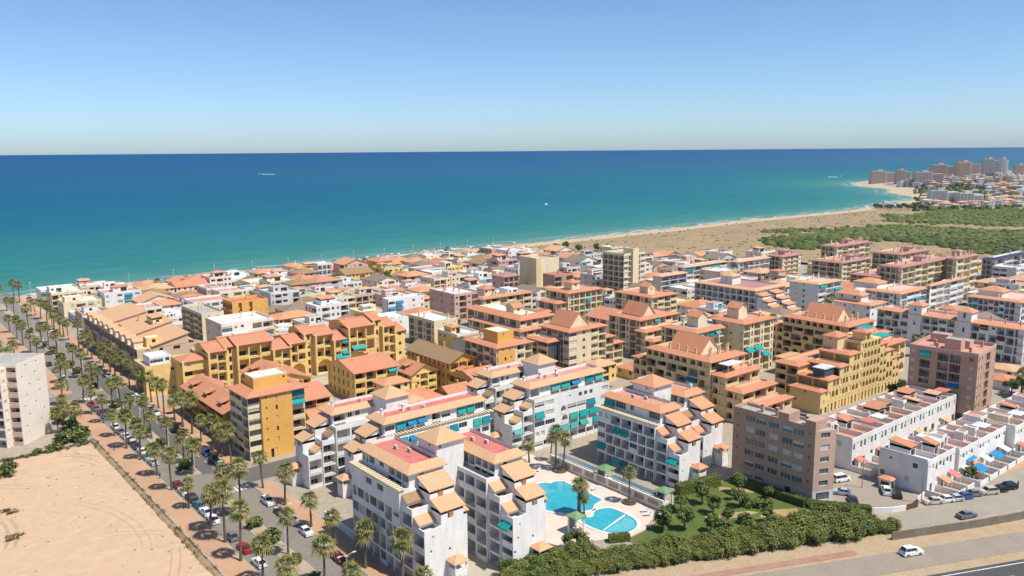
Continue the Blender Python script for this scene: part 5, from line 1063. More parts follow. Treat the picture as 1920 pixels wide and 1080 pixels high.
for (x,y,s,lb) in ((137.6,133.6,3.0,'green roofed white kiosk in the middle of the terrace wall'),(138.2,115.6,2.6,'green roofed white kiosk at the near end of the terrace wall'),(113.8,118.9,2.5,'green roofed white kiosk beside the stairs left of the small pool'),(130.,158.4,2.2,'small green roofed kiosk below the broad white block')):
    B=Bld('kiosk',lb,'kiosk',x-s/2,y-s/2,WHITE); 
    for (u,v_) in ((0,0),(s-.25,0),(0,s-.25),(s-.25,s-.25)): B.part('post',cached(('post',s),lambda:(lambda q:(q.box(0,0,0,.25,.25,4.1,WHITE),q.mesh('post'))[1])(MB())),(u,v_,0))
    q=MB(); q.box(.26,s-.12,.9,s-.26,s-.04,3.6,GLASSB); q.obj('glazing',B.root); B.roof_hip(x-s/2,y-s/2,x+s/2,y+s/2,4.1,.8,.4,GRF); B.done()
m=MB(); m.poly([(110.3,113.2,0),(112.8,117.5,0),(112.8,117.5,2.4),(110.3,113.2,.2)],WHITE); m.poly([(110.6,113.,0),(110.6,113.,.2),(113.1,117.3,2.4),(113.1,117.3,0)],WHITE); m.poly([(110.3,113.2,.2),(112.8,117.5,2.4),(113.1,117.3,2.4),(110.6,113.,.2)],WHITE); tag(m.obj('wedge_wall'),'white wedge shaped ramp wall beside the round dark tree','wall')
def wallseg(name,pts,h,t,mt,label,cat='wall',cop=None):
    m=MB()
    for (a,b) in zip(pts,pts[1:]):
        a,b=Vector(a),Vector(b); d=(b-a).normalized(); n=Vector((-d.y,d.x))*t/2; P=[a-n,b-n,b+n,a+n]; m.prism([(p.x-pts[0][0],p.y-pts[0][1]) for p in P],-.1,h,mt)
    o=m.obj(name,None,(pts[0][0],pts[0][1],0)); return tag(o,label,cat)
wallseg('garden_wall',[(76.6,105),(76.6,126.4)],2.2,.3,mat('tan_wall',(.50,.40,.28)),'tan garden wall along the pavement below the block with the red roof terraces')
wallseg('garden_wall',[(76.4,147),(76.4,160)],1.8,.3,WHITE,'white garden wall along the pavement between the two stepped blocks')
wallseg('ramp_wall',[(86,114.5),(91,110.5),(96,110.2)],1.6,.35,WHITE,'white ramp wall in front of the block with red roof terraces')
sheet('forecourt',[(78,118),(84,112),(92,106.5),(97,110),(104,114),(103,128),(78,127)],.035,CONC)
wallseg('court_wall',[(168.8,86.4),(171.3,83.6),(174.6,81.2),(178.,79.7)],1.2,.25,WHITE,'low curved white wall around the parking court')
wallseg('court_gate',[(178.3,79.6),(181.6,78.8)],1.3,.15,BFRAME,'brown slatted gate of the parking court','gate')
wallseg('court_wall',[(182.,78.8),(183.8,79.6),(187.4,80.)],1.7,.25,WHITE,'white wall rising to the right of the brown gate')
B=Bld('gate_house','little white gate house with orange tiled roof in the parking court','gate house',186,88,WHITE); B.block(186,87.2,188.4,90,0,2.4,S='d',W='d'); B.roof_hip(186,87.2,188.4,90,2.4,.6,.3,TERRA2); B.done()
p=[un(1672,1013),un(1760,1000),un(1840,988),un(1925,972),un(2150,925)]
wallseg('fence_wall',p,1.8,.3,mat('grey_brown_fence',(.27,.225,.18),n=(.4,.15),n2=(3,.15)),'long grey brown fence wall between the car park and the service road')
POSTM=[(1841,604+360,'left')]
for k,(px,py,lb) in enumerate(((1616,915,'slim wooden utility pole at the garden gates behind the parking court'),(1727,944,'utility pole at the corner of the white house with the grey side wall'))):
    x,y=un(px,py); root=empty('utility_pole',lb,'utility pole',(x,y,0)); m=MB(); m.tube([(0,0,0),(0,0,7)],[.12,.09],METAL,6); m.obj('pole',root); m=MB(); m.box(-.6,-.05,6.4,.6,.05,6.5,METAL); m.obj('crossarm',root)
# blue sun sails on the white houses
for (x,y,w,lb) in ((208.4,78.6,4.2,'bright blue sun sail over the upper terrace of a white house'),(208.8,75.6,3.6,'lower bright blue sun sail over a front garden'),(221.,76.6,4.,'white and blue sun sail over a front garden at the right')):
    h=4.6 if 'upper' in lb else 2.7; root=empty('sun_sail',lb,'awning',(x,y,0)); m=MB(); C=mat('bright_blue_canvas',(.03,.24,.50)); P=[(0,0,h-.6),(w,0,h-.4),(w,2.6,h+.4),(0,2.6,h+.2)]; m.poly(P,C); m.poly([(a,b,c-.04) for a,b,c in P[::-1]],C); m.obj('canvas',root)
    for q in P: m=MB(); m.tube([(q[0],q[1],0),(q[0],q[1],q[2]-.05)],[.04,.04],WMETAL,5); m.obj('pole',root)
place(TREE,1,used_t,206.3,77.6,0,1,.8,'dark bushy tree in the front garden of the corner white house','tree')
# street parasols
for k,(px,py,c,lb) in enumerate(((393,800,TEAL2,'green cafe parasol beside the orange tower'),(262,655,TEAL2,'green cafe parasol in front of the tan apartment house'),(322,762,mat('orange_canvas',(.6,.25,.04)),'orange parasol under the palms left of the orange tower'))):
    x,y=un(px,py,2.4); root=empty('parasol',lb,'parasol',(x,y,.1)); m=MB(); m.tube([(0,0,2.0),(0,0,2.35),(0,0,2.7)],[1.5,1.2,.05],c,8); m.obj('canopy',root); m=MB(); m.tube([(0,0,0),(0,0,2.1)],[.04,.04],WMETAL,5); m.obj('pole',root)
# boats
def boat(px,py,L,label,sail=False):
    x,y=un(px,py,-.7); root=empty('boat',label,'boat',(x,y,-.75),R_(10)); m=MB(); w=L*.16
    m.prism([(-L/2,-w),(L*.2,-w),(L/2,0),(L*.2,w),(-L/2,w)],-.2,L*.12,FRAME); m.obj('hull',root); m=MB(); m.prism([(-L*.25,-w*.7),(L*.15,-w*.6),(L*.15,w*.6),(-L*.25,w*.7)],L*.12,L*.24,FRAME); m.obj('cabin',root); return root
boat(1024,384,9,'small white motor boat on the turquoise water off the beach'); boat(1576,331,10,'white motor boat with a short wake off the headland'); 
FOAM=mat('wake_foam',(.55,.6,.62))
for (px,py,l) in ((503,326.5,26),(1562,331.5,18)):
    m=MB(); x,y=un(px,py,-.7); P=[un(px-l/2,py+.6,-.7),un(px-l/2,py-.3,-.7),un(px+l/2,py+.1,-.7),un(px+l/2,py+.8,-.7)]; m.poly([(a,b,-.68) for a,b in P],FOAM); struct('boat_wake',m)
boat(486,326,8,'white speed boat with a long wake far out on the left')
# sun loungers on the pool deck
LG=mat('lounger_fabric',(.70,.72,.74),.7)
def lounger():
    root=bpy.data.objects.new('sun_lounger',None); COL.objects.link(root); m=MB(); m.box(0,0,.3,1.3,.62,.36,LG); m.poly([(1.3,0,.36),(1.3,.62,.36),(1.85,.62,.75),(1.85,0,.75)],LG); m.poly([(1.3,.62,.33),(1.3,0,.33),(1.85,0,.72),(1.85,.62,.72)],LG); m.obj('seat',root)
    for x in (.1,1.2):
        for y in (.03,.55): m=MB(); m.box(x,y,0,x+.05,y+.05,.3,FRAME); m.obj('leg',root)
    return root
l0=lounger()
for k,(x,y,a) in enumerate([(131.6,132,0),(131.7,134,0),(131.6,136,0),(132,138.5,0),(129.6,149,30),(127.5,150.5,30),(125,152,30),(131.5,116.5,-30),(130.5,114.8,-30)]):
    o=l0 if k==0 else copytree(l0); o.location=(x,y,.3); o.rotation_euler=(0,0,R_(a)); tag(o,'%s pale sun lounger on the pink pool deck'%ordn(k+1),'sun lounger','sun loungers on the pool deck')
# wheel tracks and stones on the vacant lot
TR1=mat('wheel_track_dark',(.51,.36,.23),n=(.5,.1)); TR2=mat('wheel_track_pale',(.62,.46,.315),n=(.5,.1)); tr=random.Random(4); m=MB()
def trk(pts,w,mt,z):
    for (a,b) in zip(pts,pts[1:]):
        a,b=Vector(a),Vector(b); d=(b-a).normalized(); n=Vector((-d.y,d.x))*w/2; m.poly([(*(a-n),z),(*(b-n),z),(*(b+n),z),(*(a+n),z)],mt)
z=.036
for k in range(15):
    R=tr.uniform(12,85); cx,cy=tr.choice([(50-R-tr.uniform(0,4),243-R*.9),(20,150),(-10,200),(44-R,200+tr.uniform(-30,20))]); a0=tr.uniform(-.6,.9); a1=a0+tr.uniform(.3,.9); w=tr.choice((.25,.4,.7)); z+=.0012
    P=[(cx+R*math.cos(a0+(a1-a0)*q/26)+tr.gauss(0,.06),cy+R*math.sin(a0+(a1-a0)*q/26)+tr.gauss(0,.06)) for q in range(27)]; P=[p for p in P if p[0]<47.6 and p[1]<244]
    if len(P)>3:
        trk(P,w,TR1 if k%3 else TR2,z)
        P2=[(cx+(x-cx)*(1-1.7/R),cy+(y-cy)*(1-1.7/R)) for x,y in P]; trk(P2,w,TR1 if k%3 else TR2,z+.0006)
struct('wheel_tracks',m)
m=MB(); sk=[m.slot(mat('stone_pale',(.50,.40,.30))),m.slot(mat('stone_brown',(.30,.21,.13)))]
for k in range(420):
    x,y=tr.uniform(-25,48.3),tr.uniform(95,245); R=tr.choice((.08,.1,.14,.2,.32)); i=len(m.v)
    m.v+=[(x+R*math.cos(q*1.257+k)*tr.uniform(.7,1.2),y+R*math.sin(q*1.257+k)*tr.uniform(.7,1.2),.03) for q in range(5)]+[(x+R*.2,y,.03+R*.8)]
    for q in range(5): m.f.append((i+q,i+(q+1)%5,i+5)); m.m.append(sk[k%2])
tag(m.obj('stones'),'small stones and clods scattered over the sandy lot','stones',None,'stuff')
sp=[(x_,y_,s_) for x_,y_,s_ in [(tr.uniform(-10,47),tr.uniform(110,244),tr.uniform(.25,.6)) for k in range(160)]]
weeds('lot_weeds',sp,.5,8,DRY,9)['label']='sparse small weeds dotted over the open sandy lot'
# ---------------------------------------------------------------- town behind: individual blocks that can be told apart
def fb(label,px,py,H,pl,pr,n,wall,S_,W_,roof='flat',ov=.5,**k):
    r=shrink(fit(px,py,H,pl,pr),ov if roof!='flat' else 0); return apt(label,r,H,n,wall,S_,W_,roof,**k)
B=fb('tall tower block with a pale central stair shaft and dark balconies near the dunes',1170,479,24,1130,1209,8,CREAM2,'gL_ Lg','LLLL','flat',terr=GTER,win=FRAME,par=WARMW,chim=0,finish=False,name='tower_block')
r=(B.x,B.y); q=fit(1170,479,24,1130,1209); B.block(q[0]+6.,q[1]-1.2,q[0]+10.5,q[1]+6,0,27,S='9*  ',m=CREAM2); B.roof_flat(q[0]+6.,q[1]-1.2,q[0]+10.5,q[1]+6,27,.3,GTER,CREAM2); B.done()
B=fb('windowless cream slab with a taller stair shaft, left of the tower block with dark balconies',1012,488,18,974,1048,6,CREAM2,'  n   ','   ','flat',terr=GTER,chim=0,finish=False,name='tower_block'); q=fit(1012,488,18,974,1048)
B.block(q[0]-3.5,q[1]-1,q[0]-.01,q[1]+6,0,19.5,m=CREAM); B.done()
fb('bright orange block with dark vertical slots and flat red roof',435,570,11,417,502,3,ORNG,' e e  n','lLl','flat',terr=REDT,chim=1)
fb('grey cream block with stacked white balconies left of the bright orange block',378,592,11,340,420,4,CREAM2,' w n ','LlLlL','flat',terr=GTER,chim=2)
fb('pale pink block with a row of oval openings behind the long yellow block',415,612,11.,385,512,3,PINKW,'gww ll','w w','flat',terr=WTER,chim=2)
fb('white block with blue balconies',728,565,11,716,795,4,WHITE,'bb  w w','w  w','flat',terr=WTER,chim=1,seed=4)
fb('salmon and white block with a flat crowded roof',852,555,12,805,898,4,PINK,'wLwL','w w w','flat',terr=WTER,chim=4,seed=9)
fb('pale cream block with small square windows beside the long yellow block',814,606,11,766,858,4,CREAM2,' n n','LoLoLo','flat',terr=WTER,chim=4,seed=10)
fb('large white hotel like house with open top loggia near the beach',596,497,10,586,621,3,WHITE,'LLL','w w','flat',terr=WTER,chim=0)
fb('low mauve roofed block with brown walls left of the cream slab',945,520,10,920,975,3,PINK,'LLL','w w','hip',t=MAUVE,chim=0)
fb('brown flat roofed block in front of the cream slab',1040,519,12,1018,1075,4,BRICK,'L L','   ','flat',terr=REDT,chim=1)
# right hand side, behind the cream blocks
fb('grey white block with plain shaded walls and a tan roof, right of the tower block',1240,519,11,1222,1290,4,GREYW,'LtL','w n w','eave',t=TANT,terr=PINK,chim=1)
fb('white block with teal blinds and a tan roof strip, behind the grey white block',1285,502,11,1268,1366,4,WHITE,'TLtTt','LL','eave',t=TANT,terr=PINK,chim=2)
fb('white block with a broad sandy tiled eave and dark balcony bands',1385,492,13,1368,1446,4,WHITE,'LmLLmL','LLL','eave',t=TANT,terr=WTER,chim=2)
B=fb('long white block with a mauve terrace and small pyramid tower, shaded balcony front',1417,546,12.5,1300,1475,4,WHITE,'w  L','LLLLLLLLLL','eave',t=TANT,terr=MAUVE,chim=1,finish=False); q=fit(1417,546,12.5,1300,1475)
B.block(q[0]+6,q[1]+18,q[0]+13,q[1]+25,12.7,17,W='w'); B.roof_hip(q[0]+6,q[1]+18,q[0]+13,q[1]+25,17,1.6,.6,TANT)
for k in range(4): y=q[1]-3.2*k; B.block(q[0]+1,y-3.2,q[0]+8,y-.01,0,10-2.4*k); B.roof_shed(q[0]+1,y-3.2,q[0]+8,y-.01,10.2-2.4*k,11-2.4*k,'S',.3,TERRA2); B.block(q[0]+11,y-4.2,q[0]+18,y-.01,0,10.5-2.4*k); B.roof_shed(q[0]+11,y-4.2,q[0]+18,y-.01,10.7-2.4*k,11.5-2.4*k,'S',.3,TERRA2)
B.done()
fb('white block with blank grey side and small teal awnings, roof terrace walled in tan tile',1536,534,14,1478,1580,5,WHITE,'tLt',' n w  n','eave',t=TANT,terr=PINK,chim=3)
B=fb('white house block with a wide orange hip roof set over pink walls',1633,574,12,1560,1665,4,WHITE,'w o','  w w  w','eave',t=TERRA2,terr=PINK,chim=0,finish=False); q=fit(1633,574,12,1560,1665); B.block(q[0]+2.5,q[1]+6,q[0]+9,q[1]+18,12.2,15.5,W='ww',m=PINKW); B.roof_hip(q[0]+2.5,q[1]+6,q[0]+9,q[1]+18,15.5,2,.6,TERRA2); B.done()
B=fb('white block with salmon roof terraces and small white dormers',1690,552,12,1620,1742,4,WHITE,'LgbL','LwLLwL','eave',t=TERRA2,terr=PINK,chim=3,finish=False); q=fit(1690,552,12,1620,1742); B.block(q[0]+4,q[1]+14,q[0]+14,q[1]+26,12.2,15,m=WHITE); B.roof_hip(q[0]+4,q[1]+14,q[0]+14,q[1]+26,15,2.,.6,TERRA2); B.done()
fb('white block with teal awnings under long orange eaves, in front of the mauve roofed complex',1745,537,13,1735,1811,4,WHITE,'gTLgT','LL','eave',t=TERRA2,terr=PINK,chim=3)
B=fb('long white block with shaded teal awnings and orange eaves at the right edge',1916,568,12,1812,1960,4,WHITE,'LtL','LTLLgLTLLL','eave',t=TERRA2,terr=PINK,chim=4,finish=False); q=fit(1916,568,12,1812,1960); B.block(q[0]+5,q[1]+10,q[0]+13,q[1]+20,12.2,15,m=PINKW); B.roof_hip(q[0]+5,q[1]+10,q[0]+13,q[1]+20,15,2.,.6,TERRA2); B.done()
# mauve roofed complex
def mauve(label,px,py,H,pl,pr,S_='lLlLlL',W_='LLLL',seed=0):
    B=fb(label,px,py,H,pl,pr,5,CREAM2,S_,W_,'eave',t=MAUVE,terr=REDT2,chim=0,finish=False,par=PINKW); q=fit(px,py,H,pl,pr); r=random.Random(seed)
    for k in range(10): B.chim(r.uniform(q[0]+3,q[2]-3),r.uniform(q[1]+3,q[3]-3),H+.2,r.choice((1.6,2.4,2.8)),r.choice((PINK,CREAM2)),.7)
    xx=(q[0]+q[2])/2; B.block(xx-3,q[1]+3,xx+3,q[1]+8,H+.2,H+3,S='w',m=PINK); B.roof_hip(xx-3,q[1]+3,xx+3,q[1]+8,H+3,1,.4,MAUVE); B.done()
mauve('mauve roofed block at the left end of the complex below the green dunes',1468,482,14,1437,1500,seed=1)
mauve('mauve roofed block with many chimneys, back left of the complex below the dunes',1570,463,17,1538,1634,seed=2)
mauve('long mauve roofed block with dark window bands, back centre of the complex',1690,478,17,1634,1745,seed=3)
mauve('mauve roofed block with pale balconies in front of the one with many chimneys',1580,494,14,1520,1635,seed=4)
mauve('longest mauve roofed block with stacks of white balconies, front right of the complex',1692,502,17,1647,1790,'LLlLlLLl',seed=5)
mauve('tall mauve roofed block with a cream end wall at the right of the complex',1795,486,19,1775,1836,'lLl',seed=6)
mauve('low mauve roofed wing with dark gallery in front of the complex',1650,520,11,1592,1700,'LLLLLL',seed=7)
fb('white and grey block with a navy blue tiled roof edge at the right edge',1868,487,13,1840,1935,4,GREYW,'LgLL','LLL','eave',t=NAVYT,terr=WTER,chim=3)
fb('second block with navy blue tiled roof, behind the first at the right edge',1915,478,13,1900,1950,4,GREYW,'LgLL','LLL','eave',t=NAVYT,terr=WTER,chim=2)
x,y=un(563,532); place(DOME,0,used_d,x,y,0,1.,1.75,'big round dark green tree among the white houses near the beach','tree')
# ---------------------------------------------------------------- rows of ordinary houses filling the streets towards the beach
def free(x0,y0,x1,y1): return all(x1<a or x0>c or y1<b or y0>d for a,b,c,d in OCC)
HR=random.Random(11)
def edge_x(y): return 398 if y>491 else 398+(491-y)*.72
WALLS=[(WHITE,'white'),(WHITE,'white'),(WHITE,'white'),(WARMW,'warm white'),(CREAM2,'cream'),(CREAM2,'cream'),(TAN,'tan'),(PINKW,'pinkish'),(PINK,'salmon'),(GREYW,'greyish'),(YELL,'yellow')]
def house(x0,y0,x1,y1,rowno,k,near=False):
    r=HR; wl,wn=r.choice(WALLS); W,D=x1-x0,y1-y0; n=r.choice([1,2,2,2,3]) if rowno>2 else r.choice([1,1,1,2]); H=2.9*n+.4
    style=r.choice(['flat']*7+['hip','hip','gx','gy','gy']) if rowno>2 else r.choice(['flat']*5+['hip','gy','hip'])
    t,tn=r.choice([(TERRA,'terracotta'),(TERRA2,'orange tiled'),(TERRA2,'orange tiled'),(TANT,'sandy tiled'),(OLDT,'brown tiled'),(GREYT,'grey brown tiled')])
    c=max(2,int(W/3)); d=max(2,int(D/3)); row=''.join(r.choice('wwWw lLt' if wn=='white' else 'wwW wlL') for _ in range(c)); rowW=''.join(r.choice('ww w  l') for _ in range(d))
    feat=''
    terr,ten=r.choice([(WTER,'white'),(WTER,'white'),(GTER,'grey'),(REDT2,'reddish')])
    roofroom=style=='flat' and r.random()<.62
    if style=='flat': desc='%s house, %s roof terrace%s'%(wn,ten,' and attic room' if False else ' with roof room' if roofroom else '')
    else: desc='%s house with %s %s roof'%(wn,tn,'hipped' if style=='hip' else 'gabled')
    ordr='%s from avenue, beach row %s'%(ordn(k),{1:'one',2:'two',3:'three',4:'four',5:'five',6:'six',7:'seven',8:'eight',9:'nine',10:'ten',11:'eleven',12:'twelve',13:'thirteen',14:'fourteen',15:'fifteen',16:'sixteen',17:'seventeen',18:'eighteen',19:'nineteen',20:'twenty',21:'twenty-one',22:'twenty-two',23:'twenty-three',24:'twenty-four'}[rowno])
    B=Bld('town_house',desc+', '+ordr,'house',x0,y0,wl,'town houses towards the beach',win=r.choice((FRAME,BFRAME)))
    B.block(x0,y0,x1,y1,0,H,S=pat(n,row,ground=row.replace('l','d').replace('t','d')),W=pat(n,rowW))
    if style=='flat':
        B.roof_flat(x0,y0,x1,y1,H,.9,terr,r.choice((wl,wl,WHITE)))
        if roofroom:
            a=r.uniform(x0+.4,x0+W*.35); b=a+W*r.uniform(.35,.55); e=r.uniform(y0+D*.3,y0+D*.5); f=min(y1-.3,e+D*r.uniform(.3,.5)); hh=H+r.uniform(2.3,2.8); B.block(a,e,b,f,H+.03,hh,S=r.choice(('w','wd','d')),W=' ',m=r.choice((wl,WHITE)))
            q=r.random()
            if q<.28: B.roof_hip(a,e,b,f,hh,.9,.35,r.choice((TERRA,TERRA2,TANT)))
            elif q<.5: B.roof_shed(a,e,b,f,hh,hh+.6,'S',.3,r.choice((TERRA2,TANT)))
            else: B.roof_flat(a,e,b,f,hh,.25,terr,wl)
        for _ in range(r.choice((2,3,4,5))):
            nm,me=r.choice((('air_conditioner',me_ac()),('chimney',me_chimney(1.2,wl,.5)),('antenna',me_antenna()),('water_tank',me_tank()))); B.thing(nm,me,r.uniform(x0+.8,x1-1.6),r.uniform(y0+.8,y0+D*.28),H+.03)
        if r.random()<.3: q=MB(); q.box(.5,.4,H+2.1,W*.5,D*.28,H+2.18,r.choice((WMETAL,WMETAL,TEAL,BLUEC,REDT))); q.obj('roof_canopy',B.root)
    elif style=='hip': B.roof_hip(x0,y0,x1,y1,H,min(W,D)*.17,.6,t); B.chim(x0+W*.6,y0+D*.5,H+min(W,D)*.1,1.3)
    else: B.roof_gable(x0,y0,x1,y1,H,(D if style=='gx' else W)*.17,.5,style[1],t); B.chim(x0+W*.6,y0+D*.5,H+1,1.3)
    return B.done()
y=521.; rowno=1; HOUSES=[]
while y>112 and rowno<=24:
    dep=HR.uniform(11.8,15.8); y0=y-dep; x=80+HR.uniform(0,3); k=1; street=0
    while x<edge_x(y0)-8:
        wd=HR.uniform(10.5,19); gap=HR.choice([.25,.25,.8,1.5]); street+=1
        if street>=HR.choice([4,5,6]): gap=6.5; street=0
        jit=HR.uniform(-1,1)*.8
        lim=(y0>300) or (x>168 and y0>186) or x>352
        if lim and -20<proj(x+wd/2,y0,5)[0]<2060 and x+wd<edge_x(y0) and y0+jit>100 and free(x-.2,y0+jit-.2,x+wd+.2,y+jit+.2) and HR.random()<.96 and k<=30:
            house(x,y0+jit,x+wd,y+jit,rowno,k); k+=1
        x+=wd+gap
    y=y0-(6.5 if rowno%2==0 else 2.2); rowno+=1
print('HOUSES',sum(o.name.startswith('town_house') for o in bpy.data.objects))
# low annexes and garden pavilions squeezed between the bigger blocks
AR=random.Random(31); n=0; tries=0
while n<38 and tries<6000:
    tries+=1; W,D=AR.uniform(6,11),AR.uniform(6,10); x0,y0=((AR.uniform(120,410),AR.uniform(140,330)) if n<24 else (AR.uniform(246,330),AR.uniform(56,118)))
    if 100<y0<186 and x0<168: continue
    if not free(x0-1.4,y0-1.4,x0+W+1.4,y0+D+1.4): continue
    n+=1; H=AR.choice((3.2,3.4,6.2)); wl,wn=AR.choice(((CREAM2,'cream'),(CREAM,'deep cream'),(WHITE,'white'),(YELL,'yellow'))); k=AR.random()
    B=Bld('annex','%s low annex %s, %s among those between the big blocks'%(wn,'with tiled roof' if k<.55 else 'with flat terrace',ordn(n)),'annex',x0,y0,wl,'low annexes between the big blocks',win=BFRAME); B.block(x0,y0,x0+W,y0+D,0,H,S=pat(1 if H<5 else 2,'wdw'),W=pat(1 if H<5 else 2,'w w'))
    if k<.55: B.roof_hip(x0,y0,x0+W,y0+D,H,1.5,.5,AR.choice((TERRA,TERRA2,TANT)))
    else: B.roof_flat(x0,y0,x0+W,y0+D,H,.8,AR.choice((WTER,GTER,REDT2))); B.thing('air_conditioner',me_ac(),x0+1.5,y0+D-2,H+.03)
    B.done()
n=0; tries=0
while n<58 and tries<4000:
    tries+=1; x,y=(AR.uniform(118,540),AR.uniform(120,330)) if n<40 else (AR.uniform(246,340),AR.uniform(56,120))
    if (y<190 and x<168) or not free(x-1.6,y-1.6,x+1.6,y+1.6): continue
    n+=1
    if n%4==0: place(PALMS,4,used_p,x,y,0,n,1.25,'low courtyard palm between the cream blocks, %s in a scattered group'%ordn(n),'palm tree','courtyard palms between the blocks')
    else: place(TREE,n%3,used_t,x,y,0,n,AR.uniform(.8,1.3),'courtyard tree between the big blocks, %s in a scattered group'%ordn(n),'tree','courtyard trees between the blocks')
n=0; tries=0
while n<40 and tries<4000:
    tries+=1; x,y=AR.uniform(120,520),AR.uniform(130,330)
    if (y<190 and x<170) or not free(x-1.3,y-2.6,x+1.3,y+2.6): continue
    n+=1; c=AR.choice(('white','white','silver','grey','black','dark blue','red','dark red')); OCC.append((x-1.3,y-2.6,x+1.3,y+2.6)); car(x,y,AR.choice((90,-90)),c,AR.choice(('hatchback','saloon','off-roader')),'%s car parked in the lanes between the big blocks, %s of them'%(c,ordn(n)),'cars in back streets')
# some trees and palms in the streets and gardens of the town
TT=random.Random(5); n=0
while n<34:
    x,y=95+n*9.,TT.uniform(300,520)
    s=TT.uniform(.8,1.25); 
    n+=1
    if n%3==0: place(PALMS,4,used_p,x,y,0,n,1.2,'slim garden palm between the town houses, %s tree from the avenue'%ordn(n),'palm tree','garden palms in the town')
    else: place(TREE,n%3,used_t,x,y,0,n,s,'leafy garden tree between the town houses, %s from the avenue'%ordn(n),'tree','garden trees in the town')
# ---------------------------------------------------------------- beach life
CP=[('red',mat('parasol_red',(.55,.06,.05))),('blue',mat('parasol_blue',(.04,.15,.5))),('white',FRAME),('yellow',mat('parasol_yellow',(.65,.45,.05))),('green',mat('parasol_green',(.05,.3,.12)))]
def me_parasol(c,mt):
    def mk(): m=MB(); m.tube([(0,0,1.7),(0,0,2.0),(0,0,2.3)],[1.3,.9,.05],mt,8); m.tube([(0,0,0),(0,0,1.8)],[.04,.04],WMETAL,4); return m.mesh('parasol')
    return cached(('parasol',c),mk)
bR=random.Random(3)
for k in range(110):
    x=bR.choice([bR.uniform(70,400),bR.uniform(220,460)]); c,mt=bR.choice(CP); y=shore_y(x)-bR.uniform(3,17); o=link('beach_parasol',me_parasol(c,mt),None,(x,y,ground_z(x,y)),0,1.15)
    tag(o,'tiny %s parasol standing on the sand of the town beach'%c,'parasol','%s beach parasols'%c)
for k in range(14):
    x=80+k*26; y=shore_y(x)-27; root=empty('beach_lamp','%s tall white lamp pole on the beach promenade, counting from the avenue'%ordn(k+1),'lamp',(x,y,0),0,'promenade lamps'); m=MB(); m.tube([(0,0,0),(0,0,9)],[.12,.08],WMETAL,6); m.obj('pole',root); m=MB(); m.box(-.5,-.2,9,.5,.2,9.2,WMETAL); m.obj('lamp_head',root)
# ---------------------------------------------------------------- dunes with scrub, headland
from mathutils import noise as NZ
def inpoly(x,y,P):
    c=False
    for i in range(len(P)):
        (a,b),(d,e)=P[i-1],P[i]
        if (b>y)!=(e>y) and x<(d-a)*(y-b)/(e-b)+a: c=not c
    return c
DUNE=mat('dune_sand_with_scrub',(.41,.30,.18),.95,(.03,.10),(.3,.14),.1,dark=(.31,.24,.135))
m=MB(); k=m.slot(DUNE); gx=list(range(392,1330,9)); rows_=[]
def dune_z(x,y):
    e=min(1,max(0,(x-392)/60)); d=shore_y(x)-y; e*=ss(36,80,d)
    return ground_z(x,y)+.08+e*(2.2*max(0,NZ.noise(Vector((x*.018,y*.018,.3)))+.25)+.8*max(0,NZ.noise(Vector((x*.06,y*.06,2.)))+.1))
for x in gx:
    top=shore_y(x)-34; lo=max(120,edge_y) if False else (240 if x>520 else 300); rows_.append([(x,lo+(top-lo)*j/44) for j in range(45)])
i0=0
for r_ in rows_:
    for (x,y) in r_: m.v.append((x,y,dune_z(x,y)))
for a in range(len(gx)-1):
    for j in range(44):
        p=a*45+j; cx,cy=rows_[a][j]
        if cx<edge_x(cy): continue
        m.f.append((p,p+45,p+46,p+1)); m.m.append(k)
struct('dunes',m,smooth=True)
GP=[[un(*q) for q in P] for P in ([(1452,452),(1540,441),(1600,429),(1700,424),(1760,430),(1900,438),(1925,436),(1960,480),(1840,476),(1790,463),(1680,456),(1640,447),(1560,468),(1510,470),(1470,463)],[(1655,417),(1720,406),(1760,398),(1850,394),(1960,396),(1960,428),(1860,425),(1780,421),(1700,421)],[(1440,436),(1500,430),(1540,433),(1500,441)],[(1660,405),(1690,403),(1690,408),(1662,409)])]
SG=[mat('scrub_light',(.17,.20,.045),.8,(.06,.10),(.5,.18)),mat('scrub_mid',(.125,.155,.035),.8,(.06,.10),(.5,.18)),mat('scrub_dark',(.07,.09,.026),.8,(.06,.10),(.5,.18)),mat('scrub_dry',(.22,.17,.08),.9,(.06,.1),(.5,.18))]
def blob(m,x,y,z,R,h,mt,r):
    n=8; i=len(m.v); k=m.slot(mt); a0=r.uniform(0,6)
    for (f,zz) in ((1.,-.3),(.95,.35),(.6,.85)):
        for q in range(n): a=a0+q*2*PI/n; s=R*f*r.uniform(.72,1.2); m.v.append((x+s*math.cos(a),y+s*math.sin(a),z+h*zz*r.uniform(.75,1.2)))
    m.v.append((x,y,z+h))
    for l in (0,1):
        for q in range(n): m.f.append((i+l*n+q,i+l*n+(q+1)%n,i+l*n+n+(q+1)%n,i+l*n+n+q)); m.m.append(k)
    for q in range(n): m.f.append((i+2*n+q,i+2*n+(q+1)%n,i+3*n)); m.m.append(k)
r=random.Random(9); m=MB()
for P,n in zip(GP,(4300,3400,160,60)):
    x0,x1=min(p[0] for p in P),max(p[0] for p in P); y0,y1=min(p[1] for p in P),max(p[1] for p in P); c=0; t=0
    while c<n and t<n*30:
        t+=1; x,y=r.uniform(x0,x1),r.uniform(y0,y1)
        if not inpoly(x,y,P): continue
        v=NZ.noise(Vector((x*.02,y*.02,5.)))
        if v<-.36: continue
        x+=r.gauss(0,7); y+=r.gauss(0,7); R=r.uniform(1.2,3.6); near=P is GP[0] and proj(x,y)[1]>452
        blob(m,x,y,dune_z(x,y) if x<1325 else ground_z(x,y),R*(1.3 if near else 1),R*r.uniform(.45,.8)*(1.5 if near else 1),SG[r.choice([0,0,1,1,1,2]) if not near else r.choice([1,1,2,2])],r); c+=1
tag(m.obj('scrub'),'dense green scrub and low pines covering the dunes','scrub',None,'stuff')
